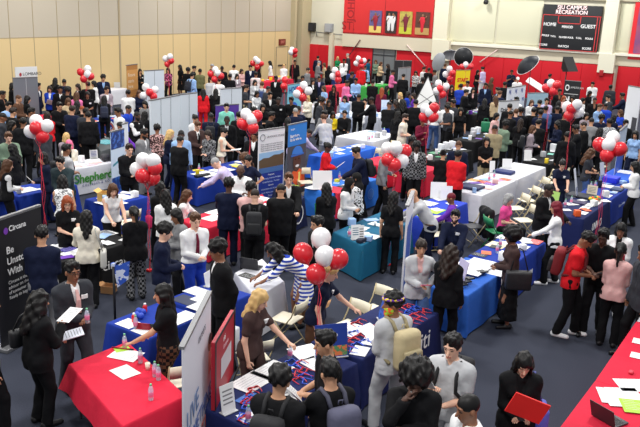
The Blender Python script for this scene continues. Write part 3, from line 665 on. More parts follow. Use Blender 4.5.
    p = ony(486, 2, YW - .4); mb = MB(); mb.lathe([(.02, -.16), (.14, -.12), (.16, 0), (.12, .12), (.02, .14)], 12, Matrix.Translation((p.x, YW - .4, p.z))); mb.tube([(p.x, YW - .4, p.z + .1), (p.x, YW - .2, p.z + .2), (p.x, YW, p.z + .2)], .04, 6)
    tag(mb.build('wall_camera', mat((30, 30, 34), .4)), 'dark dome camera high on the far wall left of the scoreboard', 'camera')
    # hall lamps' housings
    for ix in range(4):
        for iy in range(5):
            f = thing('ceiling_lamp', 'square white luminaire hanging above the hall', 'lamp', (-24 + ix * 7.5, 3 + iy * 10.5, 9.62), group='hall luminaires')
            mb = MB(); mb.box((-.65, -.65, 0), (.65, .65, .12)); mb.build('housing', mat('white', .5), f)
hall()

# ------------------------------------------------------------------ tables
TZ = .755
RECTS = []
def order4(A, B, C, D):
    return [A, B, C, D]
def draped_table(A, B, C, D, col, label, skirt=.72, top_col=None, cloth_label=None, flare=.03, ripple=.022):
    "A,B near and far end of the front edge, C,D the back edge; world points"
    P = [Vector((p[0], p[1], 0)) for p in (A, B, C, D)]
    cen = sum(P, Vector()) / 4
    if (P[1] - P[0]).cross(P[2] - P[1]).z < 0: P = [P[0], P[3], P[2], P[1]]; A, B, C, D = P
    RECTS.append([(p.x, p.y) for p in P])
    # folding table beneath
    t = thing('folding_table', 'table under the ' + label, 'table', cen, group='folding tables of the fair')
    mb = MB(); n = len(P); q = [(p - cen) * .97 for p in P]
    mb.add([v + Vector((0, 0, TZ - .035)) for v in q] + [v + Vector((0, 0, TZ - .004)) for v in q], [(3, 2, 1, 0), (4, 5, 6, 7), (0, 1, 5, 4), (1, 2, 6, 5), (2, 3, 7, 6), (3, 0, 4, 7)]); mb.build('tabletop', mat((200, 198, 190), .5), t)
    for a in range(4):
        l = (P[a] - cen) * .84; mb = MB(); mb.tube([l + Vector((0, 0, TZ - .03)), l + Vector((0, 0, .0))], .016, 6); mb.build('leg', mat((120, 120, 122), .4, metal=.6), t)
    # cloth: rounded rim, folds that open towards the hem
    loop = []; seg = []
    for a in range(4):
        p0, p1 = P[a] - cen, P[(a + 1) % 4] - cen; L = (p1 - p0).length; d = (p1 - p0).normalized(); nn = Vector((d.y, -d.x, 0)); k = max(4, int(L / .07))
        for i in range(k): loop.append((p0 + d * L * i / k, nn, i == 0, len(loop))); seg.append(a)
    N = len(loop); mb = MB(); rows = [(0, 0, 0), (.012, .006, 0)] + [(.02, .03 + (skirt - .03) * t_ / 5, t_ / 5) for t_ in range(6)]
    vs = []; rnd = random.Random(int(abs(cen.x * 91 + cen.y * 37)) + 3); ph = [rnd.uniform(0, 6) for _ in range(4)]; fq = [rnd.uniform(6, 10) for _ in range(4)]
    s_ = 0
    for o_, z_, t_ in rows:
        for i, (p, nn, cr, k) in enumerate(loop):
            pv = loop[i - 1]; n2 = nn if not cr else (nn + loop[i - 1][1]).normalized() * 1.3
            am = ripple * t_ * (.5 + .5 * sin(i * .55 + ph[seg[i]])) * (.6 + .4 * sin(i * .17)) + flare * t_
            if cr: am += .05 * t_
            vs.append(p + n2 * (o_ + am) + Vector((0, 0, TZ - z_)))
    fs = [tuple(range(N))]
    for r in range(len(rows) - 1):
        for i in range(N): fs.append((r * N + i, (r + 1) * N + i, (r + 1) * N + (i + 1) % N, r * N + (i + 1) % N))
    mb.add(vs, fs); mb.sm = [False] + [True] * (len(fs) - 1)
    mm = mat(col, .8, bump=.25, spec=.25)
    c = thing('tablecloth', label, 'tablecloth', cen, group='tablecloths of the fair')
    mb.build('cloth_fabric', mm, c)
    if top_col:
        q = [(p - cen) * .999 for p in P]; mb = MB(); z0, z1 = TZ + .001, TZ + .006
        mb.add([v + Vector((0, 0, z0)) for v in q] + [v + Vector((0, 0, z1)) for v in q], [(3, 2, 1, 0), (4, 5, 6, 7), (0, 1, 5, 4), (1, 2, 6, 5), (2, 3, 7, 6), (3, 0, 4, 7)]); mb.build('top_runner', mat(top_col, .8), c)
    return c, P, cen
def quad(A, B, C, **k):
    a, b, c_ = at(*A, TZ), at(*B, TZ), at(*C, TZ); L = (b - a).length
    if L > (c_ - b).length * .8:
        mid = (a + b) / 2; th = radians(84 if abs(atan2((b - a).y, (b - a).x) - radians(84)) < .7 else math.degrees(atan2((b - a).y, (b - a).x))); d = Vector((cos(th), sin(th), 0)); a, b = mid - d * L / 2, mid + d * L / 2; nn = Vector((d.y, -d.x, 0)); nn = nn if (c_ - b).dot(nn) > 0 else -nn; c_ = b + nn * k.get('dp', .84)
    return a, b, c_, a + (c_ - b)
def edge(A, B, depth, side, ang=84.0):
    "long edge from pixel A to pixel B; the table lies to its left (side -1) or right (+1) seen from above"
    a, b = at(*A, TZ), at(*B, TZ); m_ = (a + b) / 2; L = (b - a).length; d = Vector((cos(radians(ang)), sin(radians(ang)), 0)); nn = Vector((d.y, -d.x, 0)) * side
    a, b = m_ - d * L / 2, m_ + d * L / 2; return a, b, b + nn * depth, a + nn * depth
TB = {}
def row(name, pts, cols, labels, skirt=.72, gap=.15, **k):
    a, b, c_, d_ = pts; n = len(cols)
    for i in range(n):
        u0, u1 = i / n + (gap / (b - a).length / 2 if i else 0), (i + 1) / n - (gap / (b - a).length / 2 if i < n - 1 else 0)
        A, B = a.lerp(b, u0), a.lerp(b, u1); D, C = d_.lerp(c_, u0), d_.lerp(c_, u1)
        tc = None; cc = cols[i]
        if isinstance(cc, tuple) and isinstance(cc[0], str): cc, tc = cc
        TB[name + ('_%d' % i if n > 1 else '')] = draped_table(A, B, C, D, cc, labels[i], skirt, tc, **k)
NAVY, BLU, LB, RED, WH, BK = (24, 34, 84), (24, 54, 150), (44, 98, 190), (212, 34, 62), (214, 214, 220), (16, 16, 18)
a, b, c_, d_ = quad((70, 364), (127, 342), (181, 392)); c2 = b + (c_ - b) * 1.06; TB['T1'] = draped_table(a, b, c2, a + (c2 - b), RED, 'red cloth on the near table with water bottles and sheets', skirt=.36, flare=.06)
row('T2', edge((107, 322), (212, 282), .86, 1), [BLU, BLU], ['bright blue cloth under the black pens and small red bottles', 'bright blue cloth with white flyers beside the tall man in black'])
row('T3', edge((248, 428), (438, 313), .84, -1, 82), [NAVY, NAVY], ['navy cloth under the red desktop sign at the front', 'navy cloth with white lettering under rows of sunglasses'])
row('T4', edge((465, 295), (546.5, 242.7), .86, -1), [LB, BLU], ['light blue cloth with a white runner and small black items', 'strong blue cloth with papers beside the woman with the big curly hair'])
row('T5', edge((581.6, 219), (634, 184.5), .86, -1), [NAVY, (30, 56, 150)], ['dark navy cloth with white lettering under sample trays', 'blue cloth beside the red and white balloons at the right aisle'])
row('T6', quad((478, 195), (548, 167.5), (522, 157), dp=1.0), [WH, WH], ['white cloth under the folded blue bags', 'white cloth nearly empty behind the folding chairs'])
row('T7', edge((463, 202.5), (492, 186), .8, -1) if 0 else quad((434, 220), (463, 202), (440, 193)), [(44, 70, 190)], ['blue cloth with a lime sheet before the woman in purple'])
row('T8', quad((334, 232), (362, 245), (410, 222)), [(22, 96, 128)], ['teal blue cloth with brochure holders and cups'])
row('T9', quad((339, 194), (372, 178), (350, 165)), [(48, 118, 214)], ['sky blue cloth with a faint round seal'])
row('T10', quad((285, 206), (303.5, 197.5), (292, 181)), [(22, 30, 66)], ['very dark navy cloth with a white letter and ring'])
row('T11', quad((214, 229), (238, 216), (222, 205)), [RED], ['red cloth with white sheets before the woman in white'])
row('T11b', quad((254, 217), (272, 209), (262, 194)), [RED], ['red cloth under papers beside the tall campus banner'])
row('T12', quad((207, 180.5), (250, 163), (232, 156)), [(BLU)], ['blue cloth with a white top behind the man in lavender'])
row('T13', quad((256, 297), (283, 281), (262, 259)), [WH], ['white cloth under a tablet and an open laptop'])
row('T14', edge((52, 266), (133, 240), .9, -1), [BK, BK], ['black cloth beneath the black banner and the redhead', 'black cloth with large white lettering'])
row('T15', edge((64, 171.5), (112.5, 162), .8, -1), [WH], ['white cloth with green lettering before the pink-haired woman'])
row('T16', quad((113, 206), (145, 196), (128, 186)), [BLU], ['blue cloth behind the woman in the white sleeveless top'])
row('T17', edge((-24, 216), (50, 181), .86, -1), [BLU, BLU], ['blue cloth at the left edge with white papers', 'blue cloth behind the students with backpacks'])
row('T18', edge((88, 126), (126, 115), .8, -1), [(30, 58, 150)], ['blue cloth with a round orange and blue seal'])
row('T19', quad((101, 151), (116, 146), (108, 137)), [(84, 88, 90)], ['grey cloth with a teal top beside the navy banner'])
qa, qb = onx(110, 84, -27.05).y, onx(128, 80, -27.05).y; row('T20', (Vector((-27.05, qa, 0)), Vector((-27.05, qb, 0)), Vector((-27.8, qb, 0)), Vector((-27.8, qa, 0))), [WH], ['white cloth along the tan wall by the brown banner'])
row('T21', quad((36, 121), (52, 116), (47, 111)), [RED], ['small red cloth beside the yellow bag'])
row('T22', quad((375, 142), (399, 134.5), (383, 129), dp=1.5), [WH], ['white cloth with bottles beside the man in beige'])
row('T22b', quad((341, 160), (369, 146), (350, 140)), [(40, 100, 214)], ['blue cloth behind the woman in red with a list'])
row('T24', quad((352, 118), (371, 111), (362, 106)), [(206, 214, 236)], ['pale cloth with white giveaways beside the white-coated recruiters'])
row('T25', quad((382, 118), (398, 113.2), (390, 108)), [(190, 194, 206)], ['light grey cloth by the person in the long black coat'])
row('T26', quad((384, 166), (400, 160), (389, 152)), [RED], ['red cloth behind the balloons on the aisle'])
row('T26b', quad((431, 173), (434, 167), (425, 162)), [RED], ['red cloth behind the man in the checked shirt'])
row('T27', quad((438, 162), (470, 150), (453, 142)), [BK], ['black cloth with white boxes before the two backs'])
row('T28', quad((480, 143), (497, 133), (475, 127)), [BK], ['black cloth under the white display boards and green bag'])
row('T29', quad((474, 115), (497, 109.5), (484, 104.5)), [BK], ['black cloth with green and purple leaflets'])
row('T30', quad((552, 165), (572, 153), (553, 145)), [BK], ['black cloth with food boxes before the two chefs'])
row('T31', quad((627, 180), (645, 173), (630, 165)), [(50, 100, 210)], ['small blue cloth before the woman in light blue polo'])
row('T32', quad((372, 88), (387, 84), (380, 81)), [(60, 160, 70)], ['green cloth before the grey door'])
row('T32b', quad((340, 88), (352, 84), (346, 82)), [RED], ['red cloth left of the green table by the far door'])
row('T34', quad((322, 108), (345, 101), (333, 96)), [WH], ['white cloth in front of the row of dark jackets'])
row('T35', quad((272, 82.5), (286, 78.5), (280, 74)), [RED], ['red cloth by the wall under yellow pamphlets'])
row('T36', quad((600, 128), (632, 124), (628, 117)), [WH], ['white cloth by the tall white panel'])
q = at(346, 66, TZ); q = Vector((q.x, q.y, 0)) * (46.6 / q.y); row('T38', (q + Vector((-.9, -.4, 0)), q + Vector((.9, -.4, 0)), q + Vector((.9, .4, 0)), q + Vector((-.9, .4, 0))), [(40, 60, 120)], ['navy cloth with papers near the far corner'])
row('T39', quad((196, 103), (212, 99), (204, 95)), [BLU], ['blue cloth behind the white partition'])
a, b = at(560.5, 427, TZ), at(637, 321.5, TZ); u = (b - a).normalized(); nn = Vector((u.y, -u.x, 0)); a2 = a - u * .9
m1 = at(596, 381, TZ); TB['T33a'] = draped_table(a2, m1, m1 + nn * .9, a2 + nn * .9, RED, 'red cloth under the open laptop in the corner', skirt=.6)
TB['T33b'] = draped_table(m1 + u * .02, b, b + nn * .9, m1 + u * .02 + nn * .9, RED, 'red cloth beyond the laptop table with white booklets', skirt=.6)

def face_frame(tb, u, z, off=.045, edge_i=0):
    "frame on the front drape of a table at fraction u along its edge"
    c, P, cen = tb; a, b = P[edge_i] - cen, P[(edge_i + 1) % 4] - cen; d = (b - a).normalized(); nn = Vector((d.y, -d.x, 0))
    return frame(a.lerp(b, u) + nn * (off + .02) + Vector((0, 0, z)), d, Vector((0, 0, 1)), nn)
def front_text(key, s_, u, z, size, col, off=.05, edge_i=0, **k):
    return text(s_, size, face_frame(TB[key], u, z, off, edge_i), mat(col, .6), TB[key][0], **k)
def seal(key, u, z, r, col, off=.05, edge_i=0, inner=None):
    M = face_frame(TB[key], u, z, off, edge_i); mb = MB(); n = 24
    ring = [(cos(2 * pi * k / n), sin(2 * pi * k / n)) for k in range(n)]
    vs = [M @ Vector((x * r, y * r, 0)) for x, y in ring] + [M @ Vector((x * r * .86, y * r * .86, 0)) for x, y in ring] + [M @ Vector((x * r, y * r, .006)) for x, y in ring] + [M @ Vector((x * r * .86, y * r * .86, .006)) for x, y in ring]
    fs = []
    for k in range(n):
        j = (k + 1) % n; fs += [(2 * n + k, 2 * n + j, 3 * n + j, 3 * n + k), (k, j, 2 * n + j, 2 * n + k), (n + j, n + k, 3 * n + k, 3 * n + j)]
    mb.add(vs, fs); mb.build('seal_ring', mat(col, .6), TB[key][0])
    if inner:
        mb = MB(); mb.add([M @ Vector((x * r * .7, y * r * .7, .004)) for x, y in ring] + [M @ Vector((0, 0, .012))], [(k, (k + 1) % n, n) for k in range(n)]); mb.build('seal_disc', mat(inner, .6), TB[key][0])
# writing on the cloths
front_text('T14_1', 'circana', .46, .44, .26, 'white', ex=.003)
front_text('T15', 'Shepherd', .56, .46, .34, (64, 140, 50), bold=.008); front_text('T15', 'COLLEGES & CO', .60, .27, .09, (40, 60, 130), spacing=1.5)
seal('T15', .20, .50, .11, (30, 60, 140))
front_text('T4_1', 'LONDON', .42, .36, .13, 'white', bold=.004); seal('T4_1', .22, .38, .08, 'white')
front_text('T5_0', 'UNH', .40, .40, .24, 'white', bold=.01); seal('T5_0', .60, .40, .10, 'white')
front_text('T5_1', 'County Services', .42, .45, .10, (190, 200, 225))
seal('T9', .80, .42, .15, (110, 160, 230), inner=(80, 140, 226)); seal('T10', .62, .42, .24, 'white'); front_text('T10', 'H', .34, .42, .26, 'white', bold=.01)
seal('T18', .48, .42, .26, (230, 110, 50), inner=(40, 70, 160)); seal('T18', .48, .42, .33, 'white'); front_text('T18', 'NY', .48, .42, .2, 'white', off=.075)
text('citi', .42, face_frame(TB['T3_1'], .74, .46, .05, 0), mat('white', .6), TB['T3_1'][0])
M = face_frame(TB['T9'], .14, 0); mb = MB(); mb.box((-.30, .1, .0), (.30, TZ + .001, .075), M); mb.box((-.30, TZ + .001, -.86), (.30, TZ + .006, .075), M); mb.build('red_runner', mat(RED, .8), TB['T9'][0])
# runner falling over the front of the light blue table
M = face_frame(TB['T4_0'], .86, 0); mb = MB()
for k in range(8):
    z1 = TZ - .005 - k * .085; z0 = z1 - .085; o1 = (.05 * k / 8 + .045); mb.add([M @ Vector((-.36, z0, o1)), M @ Vector((.36, z0, o1)), M @ Vector((.36, z1, o1 - .003)), M @ Vector((-.36, z1, o1 - .003))], [(0, 1, 2, 3)])
mb.box((-.36, TZ + .001, -.80), (.36, TZ + .005, .045), M); mb.build('white_runner', mat((226, 228, 232), .7), TB['T4_0'][0])
text('NYC', .30, face_frame(TB['T4_0'], .86, .34, .10), mat((90, 94, 110), .6), TB['T4_0'][0], bold=.006)

# ------------------------------------------------------------------ boards and banners
def board(name, cat, label, pl, pr, zt, zb, col, thick=.015, frame_col=None, feet=True, group=None):
    "upright panel between the pixels pl and pr of its top edge (left, right), top height zt"
    a, b = at(*pl, zt), at(*pr, zt); a.z = b.z = 0; W = (b - a).length; d = (b - a).normalized(); nn = Vector((d.y, -d.x, 0))
    RECTS.append([(q.x, q.y) for q in (a + nn * .1, b + nn * .1, b - nn * .12, a - nn * .12)]) if zb < .5 else None
    r = thing(name, label, cat, (0, 0, 0), 0, group); r.matrix_world = frame(a, d, -nn, Vector((0, 0, 1)))
    # local: x along the width, -y towards the viewer, z up
    mb = MB(); mb.box((0, 0, zb), (W, thick, zt)); mb.build('panel', mat(col, .5), r)
    if feet:
        mb = MB(); z = max(zb, 0) + .0; mb.box((-.02, -.12, 0), (W + .02, .16, .07), bev=.015) if zb < .3 else None
        if zb < .3: mb.build('base', mat('grey', .4, metal=.5), r)
        if zb < .3:
            mb = MB(); mb.tube([(W / 2, .05, .05), (W / 2, thick + .03, zt)], .012, 6); mb.box((0, -.012, zt - .02), (W, thick + .03, zt + .012)); mb.build('support_pole', mat('grey', .4, metal=.5), r)
    r['W'] = W; W_, H_ = W, zt - zb; cnt = [0]
    def rect(u0, v0, u1, v1, c, nm='printed_area', lay=1, th=.003):
        mb = MB(); y = -.003 * lay; mb.box((u0 * W_, y - .001, zt - v1 * H_), (u1 * W_, y + .0015, zt - v0 * H_)); return mb.build(nm, mat(c, .5) if not isinstance(c, bpy.types.Material) else c, r)
    def txt(s_, u, v, size, c, al='LEFT', lay=2, bold=0.0): return text(s_, size, frame(Vector((u * W_, -.003 * lay - .002, zt - v * H_)), Vector((1, 0, 0)), Vector((0, 0, 1)), Vector((0, -1, 0))), mat(c, .5), r, align=al, ex=.001, bold=bold)
    def blob(pts, c, nm, lay=2):
        mb = MB(); y = -.003 * lay; P = [Vector((u * W_, y, zt - v * H_)) for u, v in pts]; n = len(P); mb.add(P + [p + Vector((0, -.002, 0)) for p in P], [tuple(range(n)), tuple(range(n, 2 * n))[::-1]] + [(i, n + i, n + (i + 1) % n, (i + 1) % n) for i in range(n)]); return mb.build(nm, mat(c, .5), r)
    def oval(u, v, ru, rv, c, nm, lay=2, n=20, a0=0, a1=360): return blob([(u + ru * cos(radians(a0 + (a1 - a0) * k / n)), v - rv * sin(radians(a0 + (a1 - a0) * k / n))) for k in range(n)], c, nm, lay)
    del r['W']; return r, rect, txt, blob, oval, W_, H_
# near white banner
r, rect, txt, blob, oval, W, H = board('banner_stand', 'banner', 'tall white banner with blue and red slanted words by the red table', (183, 348), (211, 291.5), 2.08, .05, (224, 222, 232))
txt('LIVE', .08, .46, .34, (96, 130, 180)); txt('SOMETHING', .08, .60, .25, (70, 100, 170)); txt('GREATER', .08, .74, .31, (226, 110, 90)); txt('careers', .48, .13, .14, (120, 120, 130))
oval(.93, .30, .07, .045, 'skin3', 'printed_face'); oval(.94, .27, .07, .03, 'hblack', 'printed_hair', 3); rect(.88, .345, .999, .48, (226, 150, 140), 'printed_shirt', 2)
# red desktop sign on the navy table
r, rect, txt, blob, oval, W, H = board('desktop_sign', 'sign', 'red sign in a black frame standing on the navy table', (215.5, 343), (234.5, 310), 1.62, TZ + .006, (176, 24, 44), .05, feet=False)
rect(.02, -.03, .98, .02, (20, 20, 24), 'frame_bar', 2); rect(-.03, -.03, .03, 1.0, (20, 20, 24), 'frame_bar', 2); rect(.97, -.03, 1.03, 1.0, (20, 20, 24), 'frame_bar', 2)
rect(.26, .38, .80, .68, (214, 208, 212), 'white_window', 2); txt('citi', .36, .14, .1, 'white'); txt('Campus', .36, .26, .08, (230, 190, 200))
# black banner at the left edge
r, rect, txt, blob, oval, W, H = board('banner_stand', 'banner', 'large black banner with white words and an orange picture at its foot', (-8, 221.5), (40.5, 205), 2.1, .05, (24, 24, 28))
rect(0, -.005, 1, .012, (200, 202, 206), 'top_rail', 2); oval(.24, .105, .045, .026, (120, 60, 170), 'round_mark'); txt('Circana', .30, .10, .12, 'white', bold=.002)
txt('Be', .22, .26, .155, 'white', bold=.003); txt('Unstoppable', .22, .345, .155, 'white', bold=.003); txt('With Us', .22, .43, .155, 'white', bold=.003)
for i, s_ in enumerate(('Circana is the leading', 'advisor on the complexity', 'of consumer behavior', 'Ready to begin?')): txt(s_, .22, .51 + i * .04, .075, (225, 225, 225))
rect(.62, .74, .97, .985, (90, 40, 34), 'printed_photo', 1); oval(.74, .85, .07, .07, (226, 90, 60), 'printed_figure'); oval(.74, .78, .035, .03, 'skin2', 'printed_face', 3); oval(.88, .86, .06, .06, (230, 226, 220), 'printed_figure', 3)
# tall campus banner
r, rect, txt, blob, oval, W, H = board('banner_stand', 'banner', 'tall white and blue campus banner with a wide landscape photo', (258.7, 130.5), (285, 127), 2.1, .05, (230, 230, 234))
rect(.03, .56, .97, .99, (34, 58, 150), 'blue_field'); rect(.03, .30, .97, .42, (150, 190, 226), 'photo_sky')
blob([(.03, .42), (.03, .40), (.2, .37), (.4, .375), (.6, .345), (.8, .35), (.97, .33), (.97, .54), (.03, .54)], (96, 78, 56), 'photo_hills', 2); rect(.03, .50, .97, .57, (70, 110, 170), 'photo_lake', 3)
mb = MB(); M0 = Matrix.Translation((W * .15, -.008, 2.1 - H * .10)) @ Matrix.Rotation(pi / 2, 4, 'X'); k = 20
mb.tube([M0 @ Vector((.085 * cos(2 * pi * t / k), .085 * sin(2 * pi * t / k), 0)) for t in range(k + 1)], .007, 5, False); mb.build('round_mark', mat((90, 92, 96), .5), r)
txt('GRADUATE STUDIES', .30, .10, .075, (120, 120, 126)); 
for i in range(4): txt('Master programs for every career path', .08, .19 + i * .027, .052, (120, 122, 130))
for i, s_ in enumerate(('Programs', 'Accounting, Finance, Analytics', 'Global Business, Taxation', 'Careers', 'Scholarships and aid available', 'Small classes, great mentors', 'Contact', 'Office of Graduate Admission')): txt(s_, .5, .60 + i * .047, .062, 'white' if i % 3 == 0 else (190, 204, 240), 'CENTER')
# banner with helmeted worker
r, rect, txt, blob, oval, W, H = board('banner_stand', 'banner', 'blue topped banner picturing a smiling worker in a blue helmet', (288.5, 125), (307, 121), 2.12, .05, (70, 76, 84))
rect(0, 0, 1, .30, (40, 130, 214), 'blue_header'); txt('nyc.gov', .12, .07, .07, 'white'); txt('Start here.', .10, .165, .115, 'white', bold=.003); txt('Go far with us.', .10, .215, .10, 'white', bold=.003)
blob([(.03, .92), (.08, .74), (.32, .64), (.5, .67), (.66, .63), (.92, .70), (.99, .92)], (232, 92, 40), 'orange_vest', 2); rect(.60, .68, .70, .90, (230, 220, 120), 'vest_stripe', 3); rect(.2, .70, .30, .90, (230, 220, 120), 'vest_stripe', 3)
oval(.5, .52, .21, .135, 'skin4', 'printed_face', 3); oval(.5, .43, .30, .12, (50, 130, 220), 'blue_helmet', 4, a0=0, a1=180); rect(.16, .42, .86, .445, (40, 110, 200), 'helmet_brim', 4); oval(.52, .585, .10, .018, 'white', 'smile', 4)
oval(.42, .49, .035, .01, (20, 20, 20), 'printed_eye', 4); oval(.60, .49, .035, .01, (20, 20, 20), 'printed_eye', 4); rect(0, .90, 1, 1, (40, 44, 52), 'dark_footer', 3)
# HOPE banner
r, rect, txt, blob, oval, W, H = board('banner_stand', 'banner', 'light blue banner with a deep blue disc reading HOPE', (288, 85), (302, 82.5), 2.1, .05, (120, 196, 222))
txt('HOPE', .06, .12, .34, (30, 80, 160), bold=.01); oval(.42, .66, .42, .3, (26, 90, 200), 'blue_disc')
# trade sign pieces
r, rect, txt, blob, oval, W, H = board('banner_stand', 'banner', 'banner with navy patterned top and white middle beside the white-lettered cloth', (110.5, 132), (124, 128.5), 2.0, .05, (206, 222, 240))
rect(0, 0, 1, .24, mat((30, 56, 120), .5, 'spots', (70, 110, 190), 9.0), 'navy_field'); rect(0, .62, 1, 1, mat((28, 60, 130), .5, 'spots', (50, 100, 180), 7.0), 'blue_field'); blob([(.1, .44), (.5, .40), (.9, .34), (.9, .36), (.5, .43), (.1, .47)], (60, 140, 160), 'swoosh')
r, rect, txt, blob, oval, W, H = board('banner_stand', 'banner', 'narrow white and pale blue banner beside the bearded man', (122.5, 124), (128, 122.5), 2.05, .05, (222, 228, 238)); rect(0, .5, 1, 1, (150, 176, 214), 'pale_field')
r, rect, txt, blob, oval, W, H = board('banner_stand', 'banner', 'edge-on white banner beside the bald man in grey', (408.5, 206), (414.5, 191), 2.08, .05, (226, 226, 232), .03)
rect(.1, .2, .9, .8, (60, 90, 170), 'blue_field')
r, rect, txt, blob, oval, W, H = board('banner_stand', 'banner', 'orange brown banner with a sunset photo along the tan wall', (126.5, 65.3), (137.5, 64), 2.3, .05, (176, 120, 60)); rect(0, .1, 1, .5, (206, 150, 84), 'printed_sky'); rect(0, .62, 1, 1, mat((110, 70, 36), .6, 'spots', (220, 160, 80), 8.0), 'printed_city'); txt('Future', .1, .2, .22, (240, 226, 200)); txt('starts', .1, .32, .22, (240, 226, 200)); txt('here', .1, .43, .22, (240, 226, 200))
r, rect, txt, blob, oval, W, H = board('purple_sign', 'sign', 'purple panel sign behind the man in the mint green shirt', (216, 105.5), (239, 104), 1.75, .2, (86, 52, 152), .03); rect(.42, .32, .46, .38, (240, 240, 250), 'small_mark'); txt('STERN', .62, .33, .14, (220, 210, 240))
r, rect, txt, blob, oval, W, H = board('banner_stand', 'sign', 'yellow sign with red words near the dark umbrellas', (456.5, 70), (470.5, 69.8), 2.15, .05, (244, 216, 30)); txt('START', .5, .26, .26, (220, 50, 30), 'CENTER', bold=.012); txt('HERE', .5, .42, .26, (220, 50, 30), 'CENTER', bold=.012); rect(.15, .62, .85, .66, (220, 120, 40), 'red_line')
r, rect, txt, blob, oval, W, H = board('photo_backdrop', 'backdrop', 'white photo backdrop with repeated blue marks', (508, 88), (526, 85.3), 2.15, .05, (226, 230, 240), .03)
for i in range(5):
    for j in range(3): txt('NJ', .08 + j * .33 + (i % 2) * .1, .09 + i * .19, .2, (90, 104, 170), bold=.006)
r, rect, txt, blob, oval, W, H = board('white_sign', 'sign', 'white sign panel with one dark word before the row of backs', (499.5, 101.2), (519.5, 100.2), 1.8, .1, (228, 229, 232), .03); txt('Deloitte', .1, .22, .22, (40, 40, 44), bold=.006)
r, rect, txt, blob, oval, W, H = board('banner_stand', 'sign', 'pale grey blue sign with a navy box of white words', (528, 93), (548.5, 92.5), 1.9, .05, (160, 190, 206)); rect(.04, .28, .78, .64, (26, 52, 120), 'navy_box'); txt('Start today', .08, .38, .17, 'white', 'LEFT', 3, bold=.006); txt('Grow with us', .08, .49, .17, 'white', 'LEFT', 3, bold=.006)
r, rect, txt, blob, oval, W, H = board('banner_stand', 'sign', 'black sign with a white ring mark and a white letter N', (565, 80.2), (581.5, 81.6), 2.1, .05, (26, 26, 30)); oval(.2, .17, .13, .075, (235, 235, 235), 'ring_mark'); oval(.2, .17, .08, .045, (26, 26, 30), 'ring_hole', 3); txt('AMERICAN', .38, .16, .13, (210, 210, 210)); rect(.05, .31, .9, .325, (200, 200, 200), 'divider'); txt('N', .08, .45, .34, 'white', bold=.02); txt('NATIONAL', .38, .45, .12, (180, 180, 180)); rect(.08, .66, .4, .68, (200, 200, 200), 'divider')
r, rect, txt, blob, oval, W, H = board('display_wall', 'display wall', 'tall plain white panel at the right edge', (628.5, 85.5), (642, 88), 2.5, .0, (222, 224, 228), .05); rect(.62, .5, .98, .98, (60, 60, 66), 'dark_field')
r, rect, txt, blob, oval, W, H = board('banner_stand', 'banner', 'slim blue and white banner behind the right balloons', (620.5, 131), (628, 124), 2.1, .05, (206, 220, 240)); rect(0, .3, 1, 1, (50, 90, 190), 'blue_field')
r, rect, txt, blob, oval, W, H = board('partition', 'partition', 'grey folding partition in front of the tan wall', (13, 78), (37.5, 77), 2.15, .0, (112, 118, 126), .05); rect(.50, 0, .525, 1, (170, 174, 178), 'seam', 2)
r, rect, txt, blob, oval, W, H = board('white_sign', 'sign', 'white sign with a red dot above the grey partition', (15, 67.3), (37, 66.5), 2.42, 1.2, (226, 226, 226), .04); oval(.22, .24, .055, .06, (170, 40, 50), 'red_dot'); txt('LOMBARD', .32, .23, .17, (60, 60, 64))
mb = MB(); mb.box((.05, .05, 0), (.12, .12, 2.4)); mb.box((W - .12, .05, 0), (W - .05, .12, 2.4)); mb.build('post', mat('grey', .5), r)
r, rect, txt, blob, oval, W, H = board('partition', 'partition', 'black folding partition by the red padding', (395, 60.3), (412, 60.8), 2.3, .0, (34, 34, 38), .05); rect(.49, 0, .51, 1, (120, 120, 124), 'seam', 2)
r, rect, txt, blob, oval, W, H = board('grey_panel', 'panel', 'pale grey display panel in front of the black partition', (399.3, 68), (411, 67), 2.15, .0, (150, 156, 162), .05); rect(.62, 0, .64, 1, (120, 124, 130), 'seam', 2)
def screen(label, pl, pr, zt, n):
    r, rect, txt, blob, oval, W, H = board('partition_screen', 'partition', label, pl, pr, zt, .0, (214, 222, 230), .05)
    for i in range(1, n): rect(i / n - .008 / W, 0, i / n + .008 / W, 1, (120, 126, 134), 'seam', 2)
screen('small white partition screen behind the balloons with four blooms', (144.5, 70.8), (164, 69.6), 2.1, 2)
screen('long white partition screen left half beside the black lace woman', (150.5, 100.5), (180, 95), 2.15, 3)
screen('white partition screen under the blue-shirted men at the wall', (180.3, 94.5), (197.5, 92.5), 2.15, 2)
screen('white partition screen above the purple panel sign', (221, 89), (242, 87.5), 2.1, 2)
# pyramid display
a = at(409.5, 113, .9); p_ = at(425, 118, 0); d_ = 1.6; py_ = thing('display_pyramid', 'white pyramid display with thin black triangles', 'display', (p_.x, p_.y, 0), radians(20))
mb = MB(); mb.add([(-.9, -.7, 0), (.9, -.7, 0), (.9, .9, 0), (-.9, .9, 0), (0, 0, 2.05)], [(0, 1, 4), (1, 2, 4), (2, 3, 4), (3, 0, 4), (3, 2, 1, 0)]); mb.build('fabric', mat((224, 224, 222), .7), py_)
mb = MB(); ap = Vector((0, 0, 2.05)); c4 = [Vector(p) for p in ((-.9, -.7, 0), (.9, -.7, 0), (.9, .9, 0), (-.9, .9, 0))]
for i in range(4):
    p, q = c4[i], c4[(i + 1) % 4]; mb.tube([p, ap], .022, 4)
    for t in (.3, .6): mb.tube([p.lerp(ap, t), q.lerp(ap, t * .5)], .016, 4); mb.tube([q.lerp(ap, t), p.lerp(ap, t * .4)], .016, 4)
mb.build('black_lines', mat('black', .6), py_)

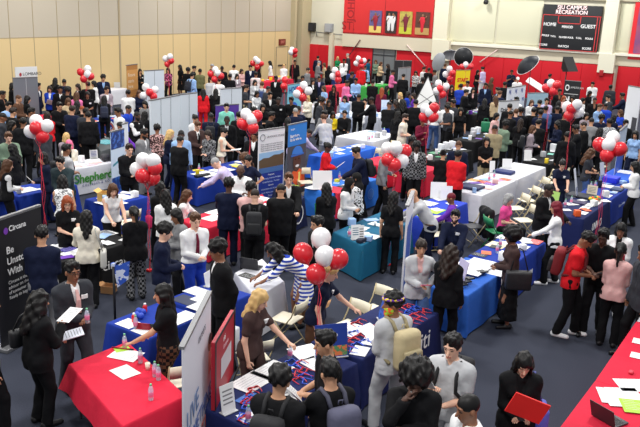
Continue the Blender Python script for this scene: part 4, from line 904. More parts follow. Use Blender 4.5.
NTAB = len(TB)
TRECT = [[(q.x, q.y) for q in v[1]] for v in TB.values()]
def att(px, py, z=TZ, ins=.10):
    "point on a table top; slipped onto the nearest table where the pixel falls beside one"
    p = at(px, py, z)
    if z < TZ - .01: return p
    best = None
    for R in TRECT:
        q = p.copy()
        for _ in range(4):
            for i in range(4):
                ax, ay = R[i]; bx, by = R[(i + 1) % 4]; L = sqrt((bx - ax) ** 2 + (by - ay) ** 2); nx, ny = (by - ay) / L, -(bx - ax) / L; dd = (q.x - ax) * nx + (q.y - ay) * ny
                if dd > -ins: q.x -= nx * (dd + ins); q.y -= ny * (dd + ins)
        if best is None or (q - p).length < (best - p).length: best = q
    return best if (best - p).length < 6 else p

# ------------------------------------------------------------------ folding chairs
def chair_proto(col):
    r = empty('folding_chair'); pm = mat(col, .5); fm = mat((196, 180, 140) if col != 'green' else 'green', .45, metal=.3)
    mb = MB(); mb.box((-.2, -.2, .435), (.2, .2, .46), bev=.012); mb.build('seat', pm, r)
    mb = MB(); n = 9
    for i in range(n - 1):
        for o in (0,):
            x0, x1 = -.21 + .42 * i / (n - 1), -.21 + .42 * (i + 1) / (n - 1); y0, y1 = [-.235 - .03 * (1 - (x / .21) ** 2) for x in (x0, x1)]
            mb.add([(x0, y0, .62), (x1, y1, .62), (x1, y1 - .03, .80), (x0, y0 - .03, .80), (x0, y0 - .018, .62), (x1, y1 - .018, .62), (x1, y1 - .048, .80), (x0, y0 - .048, .80)], [(0, 1, 2, 3), (7, 6, 5, 4), (0, 4, 5, 1), (3, 2, 6, 7)], True)
    mb.build('backrest', pm, r)
    for s in (-1, 1):
        mb = MB(); mb.tube([(s * .215, .22, .0), (s * .215, -.2, .58), (s * .21, -.27, .81)], .011, 6); mb.build('front_leg', fm, r)
        mb = MB(); mb.tube([(s * .195, -.27, .0), (s * .195, .12, .44)], .011, 6); mb.build('rear_leg', fm, r)
    mb = MB(); mb.tube([(-.215, .14, .11), (.215, .14, .11)], .008, 6); mb.tube([(-.195, -.2, .08), (.195, -.2, .08)], .008, 6); mb.build('stretcher', fm, r)
    return r
CH = {}
def rzface(pos, face):
    v = Vector((pos[0], pos[1], 0)).normalized(); rt = Vector((v.y, -v.x, 0)); a = radians(face); d = -v * cos(a) + rt * sin(a); return atan2(d.y, d.x) - pi / 2
def chair(px, py, face, label, col=(232, 224, 200)):
    o = CH.get(str(col))
    if o is None: o = CH[str(col)] = chair_proto(col)
    else: o = copy_tree(o)
    p = at(px, py, .45); o.location = (p.x, p.y, 0); o.rotation_euler.z = rzface(p, face); tag(o, label, 'chair', 'folding chairs of the fair')
for a in ((287, 318, 240, 'empty cream folding chair right of the blonde woman in brown'), (253, 356, 200, 'cream folding chair under the blonde woman\'s hand'), (374, 310, 320, 'cream folding chair behind the navy table, right of the ponytail woman'),
          (349, 326, 320, 'cream folding chair close to the ponytail woman'), (178, 380, 200, 'cream folding chair behind the near white banner'), (128, 222, 200, 'cream folding chair beside the woman in white at the black table'),
          (377, 160, 330, 'folding chair before the white cloth, left one'), (392, 152, 330, 'folding chair before the white cloth, right one'), (306, 182, 20, 'cream chair behind the dark navy table'),
          (524, 220, 300, 'folding chair beside the grey-haired woman in pink'), (516, 208, 300, 'folding chair just behind the grey-haired woman'), (527, 200, 300, 'second folding chair below the white table'),
          (537, 190, 300, 'third folding chair below the white table'), (547, 182, 300, 'fourth folding chair at the far end of the white table'), (557, 178, 300, 'cream folding chair behind the navy-shirted woman with glasses'),
          (438, 234, 20, 'pale folding chair beneath the seated man in navy'), (600, 166, 250, 'cream chair behind the curly-haired woman in grey')): chair(*a)
chair(497, 231, 120, 'green chair of the woman in the pink tee', 'green'); chair(474, 226, 300, 'dark chair with a black coat over its back', 'dgrey')

# ------------------------------------------------------------------ small things
def bottle(px, py, label, col=(226, 120, 160), z=TZ):
    p = att(px, py, z); o = PROTO.get('bottle')
    if o is None:
        o = empty('water_bottle'); mb = MB(); mb.lathe([(.028, 0), (.032, .01), (.032, .13), (.026, .16), (.012, .19)], 12); mb.build('bottle_body', mat((206, 222, 240), .15, alpha=.45), o)
        mb = MB(); mb.lathe([(.0325, .05), (.0335, .052), (.0335, .11), (.0325, .112)], 12); mb.build('bottle_label', mat(col, .5), o); mb = MB(); mb.lathe([(.014, .187), (.014, .21), (.012, .212)], 10); mb.build('bottle_cap', mat((120, 200, 150), .5), o); PROTO['bottle'] = o
    else: o = copy_tree(o)
    o.location = (p.x, p.y, z + .001); tag(o, label, 'bottle', 'water bottles on the tables'); return o
PROTO = {}
STK = {}
def lift(px, py, z, t=.004):
    "height for a flat thing laid at this pixel, above whatever was laid close to it before"
    p = att(px, py, z, .15); k = z + .0015
    for (x, y), top in STK.items():
        if abs(x - p.x) < .26 and abs(y - p.y) < .26: k = max(k, top + .0012)
    STK[(p.x, p.y)] = k + t; return p, k
def paper(px, py, label, wx=.216, wy=.28, ang=84.0, col='white', z=TZ + .006, lines=6, name='paper_sheet', cat='paper', group='papers lying on the tables', thick=.002):
    p, k = lift(px, py, z, thick); r = thing(name, label, cat, (p.x, p.y, k), radians(ang), group); mb = MB(); mb.box((-wx / 2, -wy / 2, 0), (wx / 2, wy / 2, thick)); mb.build('sheet', mat(col, .6), r)
    if lines:
        mb = MB()
        for i in range(lines):
            y = wy * .38 - i * wy * .76 / lines; mb.box((-wx * .38, y - wy * .006, thick), (wx * (.38 if i % 3 else .1), y + wy * .006, thick + .0006))
        mb.build('print', mat((158, 160, 168) if col == 'white' else (235, 235, 240), .6), r)
    return r
def cup(px, py, label, col='cream', z=TZ, r0=.035, h=.095):
    p = att(px, py, z); mb = MB(); mb.lathe([(r0 * .7, 0), (r0, h), (r0 * .93, h), (r0 * .64, .006)], 12); r = thing('paper_cup', label, 'cup', (p.x, p.y, z + .001)); mb.build('cup_wall', mat(col, .5), r)
def stand(px, py, label, face=0, wd=.2, h=.28, col='white', z=TZ + .006, deco=None, name='sign_holder'):
    p = att(px, py, z); r = thing(name, label, 'sign', (p.x, p.y, z), rzface(p, face) , 'small standing signs on the tables'); M = Matrix.Rotation(radians(-12), 4, 'X') @ Matrix.Rotation(0, 4, 'Z')
    mb = MB(); mb.box((-wd / 2, -.004, .006), (wd / 2, .004, h), Matrix.Rotation(radians(10), 4, 'X')); mb.build('sign_card', mat(col, .5), r)
    mb = MB(); mb.box((-wd / 2, -.06, 0), (wd / 2, .05, .008)); mb.build('sign_foot', mat('lgrey', .3), r)
    if deco:
        mb = MB()
        for i in range(4): mb.box((-wd * .35, .004, h * (.75 - i * .15)), (wd * .35, .0055, h * (.80 - i * .15)), Matrix.Rotation(radians(10), 4, 'X'))
        mb.build('print', mat(deco, .5), r)
def lump(px, py, label, name, cat, size, col, z=TZ + .006, ang=84, bev=.02, group=None, extra=None):
    p = att(px, py, z); r = thing(name, label, cat, (p.x, p.y, z + .0015), radians(ang), group); mb = MB(); a, b, c_ = size; mb.box((-a / 2, -b / 2, 0), (a / 2, b / 2, c_), bev=min(bev, min(size) * .45)); mb.build('body', mat(col, .6) if not isinstance(col, bpy.types.Material) else col, r); return r

def balloons(label, depth, items, foot=None, fz=TZ, ribbon=(230, 60, 80)):
    P = [(ondist(x, y, depth + random.Random(i).uniform(-.12, .12)), c_) for i, (x, y, c_) in enumerate(items)]; cen = sum((p for p, _ in P), Vector()) / len(P)
    b = at(foot[0], foot[1], fz) if foot else Vector((cen.x, cen.y, fz)); b = Vector((cen.x, cen.y, fz)) if (b - Vector((cen.x, cen.y, fz))).length > 1.2 else b
    if fz > .1: b = Vector((cen.x, cen.y, TZ)); bb = None
    if fz > .1:
        for R in TRECT:
            n4 = [((b.x - R[i][0]) * (R[(i + 1) % 4][1] - R[i][1]) - (b.y - R[i][1]) * (R[(i + 1) % 4][0] - R[i][0])) for i in range(4)]
            if all(v <= 0 for v in n4): bb = R
        if bb is None: b.z = fz = 0.0
    if fz < .1: b.z = 0.0; RECTS.append([(b.x - .07, b.y - .07), (b.x + .07, b.y - .07), (b.x + .07, b.y + .07), (b.x - .07, b.y + .07)])
    b.z += .002
    r = thing('balloon_bunch', label, 'balloons', b, 0, 'red and white balloon bunches'); r['label'] = label
    tie = Vector((cen.x, cen.y, min(p.z for p, _ in P) - .26))
    for p, c_ in P:
        q = p - b; dn = (tie - p).normalized(); R = Vector((0, 0, -1)).rotation_difference(dn).to_matrix().to_4x4(); mb = MB()
        prof = [(.001, .15)] + [(.142 * sin(t * pi / 9) * (1 - .0 * t), .15 * cos(t * pi / 9)) for t in range(1, 6)] + [(.118, -.085), (.075, -.13), (.03, -.163), (.01, -.175), (.016, -.19)]
        mb.lathe(prof, 16); mb.build('balloon', mat((214, 34, 46) if c_ == 'r' else (228, 226, 228), .28, spec=.6), r, Matrix.Translation(q) @ R)
    mb = MB()
    for p, c_ in P: mb.tube([p - b + (tie - p).normalized() * .19, tie - b], .004, 4)
    mb.build('strings', mat(ribbon, .5), r)
    mb = MB(); rn = random.Random(int(depth * 10))
    for k in range(3):
        ox, oy = rn.uniform(-.03, .03), rn.uniform(-.03, .03); t0 = tie - b; n = 12; mb.tube([t0.lerp(Vector((0, 0, .0)), i / n) + Vector((ox + .02 * sin(i * 1.3 + k), oy + .02 * cos(i * 1.1 + k * 2), 0)) * (i > 0) * (i < n) for i in range(n + 1)], .004, 4)
    mb.build('ribbons', mat(ribbon, .5), r)
    mb = MB(); mb.box((-.05, -.05, 0), (.05, .05, .05), bev=.012); mb.build('weight', mat('red', .5), r)
BL = (('balloon bunch largest of all, beside the ponytail woman in navy', 10.5, ((321, 238, 'w'), (325, 256, 'w'), (303, 253, 'r'), (316, 274, 'r'), (338, 259, 'r')), (322, 325), 0),
 ('balloon bunch before the man in black with folded hands', 15.3, ((143, 160, 'w'), (153.5, 161, 'w'), (137, 169.5, 'w'), (142.5, 176, 'r'), (155, 168, 'r'), (153, 178, 'r')), (147, 213), TZ),
 ('balloon bunch above the backpack student at the left', 17.8, ((36, 121, 'w'), (47, 126, 'w'), (30.5, 131.5, 'w'), (36, 128, 'r'), (42.5, 136.5, 'r')), (40, 165), TZ),
 ('balloon bunch left of the tall campus banner', 19, ((246, 114, 'w'), (252, 119.5, 'w'), (242.5, 124, 'r'), (253, 128, 'r'), (257, 116, 'r')), (249, 160), 0),
 ('balloon bunch beside the man in the checked overshirt', 15.9, ((387.5, 149, 'w'), (396, 148, 'w'), (405, 151, 'r'), (388, 160, 'r'), (394.5, 165, 'r'), (402, 161, 'w')), (395, 195), 0),
 ('balloon bunch held by the woman in maroon', 21, ((425.5, 109, 'w'), (434, 108, 'r'), (424, 117, 'r'), (433.5, 117, 'r'), (430, 112, 'w')), (428, 148), 0),
 ('balloon bunch above the blue bag at the right tables', 16.5, ((613, 137.8, 'w'), (609, 144.6, 'w'), (599.7, 144.4, 'r'), (607, 155.4, 'r'), (619.8, 149, 'r')), (609, 177), TZ),
 ('balloon bunch above the tall man in the black suit', 22.5, ((567, 106.6, 'w'), (577, 104.7, 'w'), (578.8, 112.6, 'w'), (571.4, 109, 'r'), (568.7, 116, 'r')), None, 0),
 ('balloon bunch left of the black sign with the N', 27, ((551, 83.5, 'w'), (557, 84.8, 'r'), (546, 88, 'r'), (553, 91.4, 'r')), None, 0),
 ('balloon bunch over the pyramid display', 30, ((438.5, 83.5, 'w'), (439.8, 88.8, 'r'), (446, 86.6, 'w'), (442.7, 94.4, 'r'), (436.5, 91, 'w')), None, 0),
 ('balloon bunch left of the yellow sign', 36, ((449.5, 69, 'w'), (452.6, 73.2, 'r'), (445.6, 74.3, 'w'), (450, 79, 'r')), None, 0),
 ('balloon bunch just above the yellow sign', 39, ((465.7, 64.6, 'w'), (471, 66.5, 'r'), (462, 66.8, 'r')), None, 0),
 ('balloon bunch over the people in front of the red table', 33, ((335, 70.4, 'w'), (338.3, 74.3, 'r'), (332.8, 76.2, 'w'), (341.7, 73.2, 'w'), (338.3, 79.8, 'r')), None, 0),
 ('balloon bunch left of the grey double door', 42, ((358.4, 58.6, 'w'), (361.5, 61.3, 'r'), (356, 63.3, 'w'), (364, 60.7, 'w'), (361.8, 66, 'r')), None, 0),
 ('balloon bunch over the light blue disc banner', 27, ((303.8, 85.3, 'w'), (308.5, 91, 'w'), (299.8, 90.3, 'r'), (296.8, 94, 'w'), (303, 97.6, 'r')), None, 0),
 ('balloon bunch at the far end of the tan wall', 42, ((292, 49.5, 'w'), (295.3, 51, 'r'), (294.8, 55, 'r'), (290.8, 52.3, 'w')), None, 0),
 ('balloon bunch beside the man in the navy suit by the wall', 40, ((255.7, 59, 'w'), (258, 61.3, 'w'), (252.7, 63.3, 'r'), (257.2, 67, 'r'), (261.3, 63.8, 'r')), None, 0),
 ('balloon bunch over the woman in the red suit', 34, ((215.3, 69.6, 'w'), (217.7, 73.2, 'w'), (210.6, 73.9, 'r'), (221, 76, 'r'), (214.5, 79.5, 'r')), None, 0),
 ('balloon bunch beside the small white partition screen', 30, ((145.7, 87.2, 'w'), (149.7, 92.4, 'r'), (155, 89.8, 'w'), (143.4, 95.8, 'w'), (153.6, 96.6, 'r')), None, 0),
 ('balloon bunch above the small white partition screen', 37, ((165.4, 58.5, 'w'), (170, 56.6, 'w'), (167.2, 64, 'r'), (171.3, 60.8, 'r')), None, 0),
 ('balloon bunch before the tan wall near the grey partition', 31.5, ((87.6, 69, 'w'), (87.6, 74.4, 'w'), (80.5, 72, 'r'), (83.7, 79, 'r'), (90.7, 76.5, 'r')), None, 0),
 ('low pair of red balloons left of the disc banner', 31, ((285, 80, 'r'), (284, 86.4, 'r')), None, 0))
for lab, dp, it, ft, fz in BL: balloons(lab, dp, it, ft, fz)
# ------------------------------------------------------------------ photo umbrellas by the red wall
def photo_umbrella(px, py, Y, R, axis, label, outer, inner):
    c = ony(px, py, Y); ax = Vector(axis).normalized(); M = Vector((0, 0, 1)).rotation_difference(ax).to_matrix().to_4x4(); M.translation = Vector((0, 0, c.z))
    r = thing('photo_umbrella', label, 'umbrella', (c.x, c.y, 0), 0, 'photo umbrellas by the red wall'); n = 16
    for nm, col, o in (('canopy', outer, 0), ('lining', inner, -.015)):
        mb = MB(); vs = []; fs = []
        for i in range(7):
            a = i / 6 * .95
            for k in range(n):
                f = 1 - .03 * (k % 2) * (i / 6); vs.append(M @ Vector((R * sin(a) / sin(.95) * cos(2 * pi * k / n) * f, R * sin(a) / sin(.95) * sin(2 * pi * k / n) * f, o + R * .55 * (cos(a) - cos(.95)) / (1 - cos(.95)))))
        for i in range(6):
            for k in range(n): q = (i * n + k, i * n + (k + 1) % n, (i + 1) * n + (k + 1) % n, (i + 1) * n + k); fs.append(q if o == 0 else q[::-1])
        mb.add(vs, fs, True); mb.build(nm, mat(outer if nm == 'canopy' else inner, .5, spec=.3), r)
    mb = MB(); k = 32; mb.tube([M @ Vector((R * cos(2 * pi * t / k), R * sin(2 * pi * t / k), 0)) for t in range(k + 1)], .012, 5, False); mb.build('rim', mat('white', .5), r)
    mb = MB(); mb.tube([M @ Vector((0, 0, R * .55)), M @ Vector((0, 0, -R * .5))], .012, 6); mb.build('shaft', mat('grey', .4), r)
    q = M @ Vector((0, 0, -R * .4)); mb = MB(); mb.tube([q, Vector((q.x, q.y, .5)), Vector((q.x, q.y, .02))], .02, 6)
    mb.build('stand_pole', mat('black', .5), r)
    for t in range(3):
        mb = MB(); mb.tube([Vector((q.x, q.y, .6)), Vector((q.x + .5 * cos(t * 2.1), q.y + .5 * sin(t * 2.1), .01))], .014, 5); mb.build('stand_leg', mat('black', .5), r)
photo_umbrella(463.5, 57, 44, .55, (.35, -1, .12), 'round black umbrella with white rim above the yellow sign', (24, 26, 30), (30, 30, 34))
photo_umbrella(451, 55, 46, .52, (-.2, .6, .8), 'umbrella with silver lining between the grey disc and the black umbrella', (30, 32, 36), (190, 192, 196))
photo_umbrella(528, 65, 40, .64, (-.55, -.6, .75), 'wide tilted black umbrella with white rim over the photographer', (26, 30, 38), (30, 32, 38))
p = ony(438.5, 62, 45.5); rf = thing('photo_reflector', 'large grey oval reflector leaning at the cream pillar', 'reflector', (p.x, p.y, 0)); mb = MB()
mb.lathe([(.01, -.02), (.37, -.02), (.39, 0), (.37, .02), (.01, .02)], 28, Matrix.Translation((0, 0, p.z)) @ Matrix.Rotation(radians(18), 4, 'Y') @ Matrix.Rotation(radians(90), 4, 'X') @ Matrix.Scale(1.5, 4, (0, 1, 0))); mb.build('disc', mat((156, 160, 166), .5), rf)
mb = MB(); mb.tube([(0, .06, 0), (0, .06, p.z)], .02, 6); mb.build('stand_pole', mat('black', .5), rf)
p = ony(567, 67, 43); sb_ = thing('softbox_light', 'black softbox lamp on a stand above the black sign', 'lamp', (p.x, p.y, 0)); mb = MB()
M = Matrix.Translation((0, 0, p.z)) @ Matrix.Rotation(radians(-35), 4, 'Z') @ Matrix.Rotation(radians(55), 4, 'Y')
mb.add([M @ Vector(v) for v in ((-.45, -.35, .3), (.45, -.35, .3), (.45, .35, .3), (-.45, .35, .3), (-.12, -.1, -.3), (.12, -.1, -.3), (.12, .1, -.3), (-.12, .1, -.3))], [(0, 1, 2, 3), (7, 6, 5, 4), (1, 0, 4, 5), (2, 1, 5, 6), (3, 2, 6, 7), (0, 3, 7, 4)]); mb.build('box_hood', mat((26, 26, 28), .7), sb_)
mb = MB(); mb.tube([(0, 0, 0), (0, 0, p.z - .1)], .03, 6); mb.build('stand_pole', mat('black', .5), sb_)
p = ony(535, 97, 44); c_ = thing('reflector_panel', 'slanted white reflector panel low before the red padding', 'reflector', (p.x, p.y, 0)); mb = MB()
mb.box((-.6, -.22, -.02), (.6, .22, .02), Matrix.Translation((0, 0, 1.35)) @ Matrix.Rotation(radians(28), 4, 'Y') @ Matrix.Rotation(radians(35), 4, 'X')); mb.build('panel', mat((236, 214, 216), .5), c_)
mb = MB(); mb.tube([(0, 0, 0), (0, 0, 1.3)], .02, 6); mb.build('stand_pole', mat('black', .5), c_)

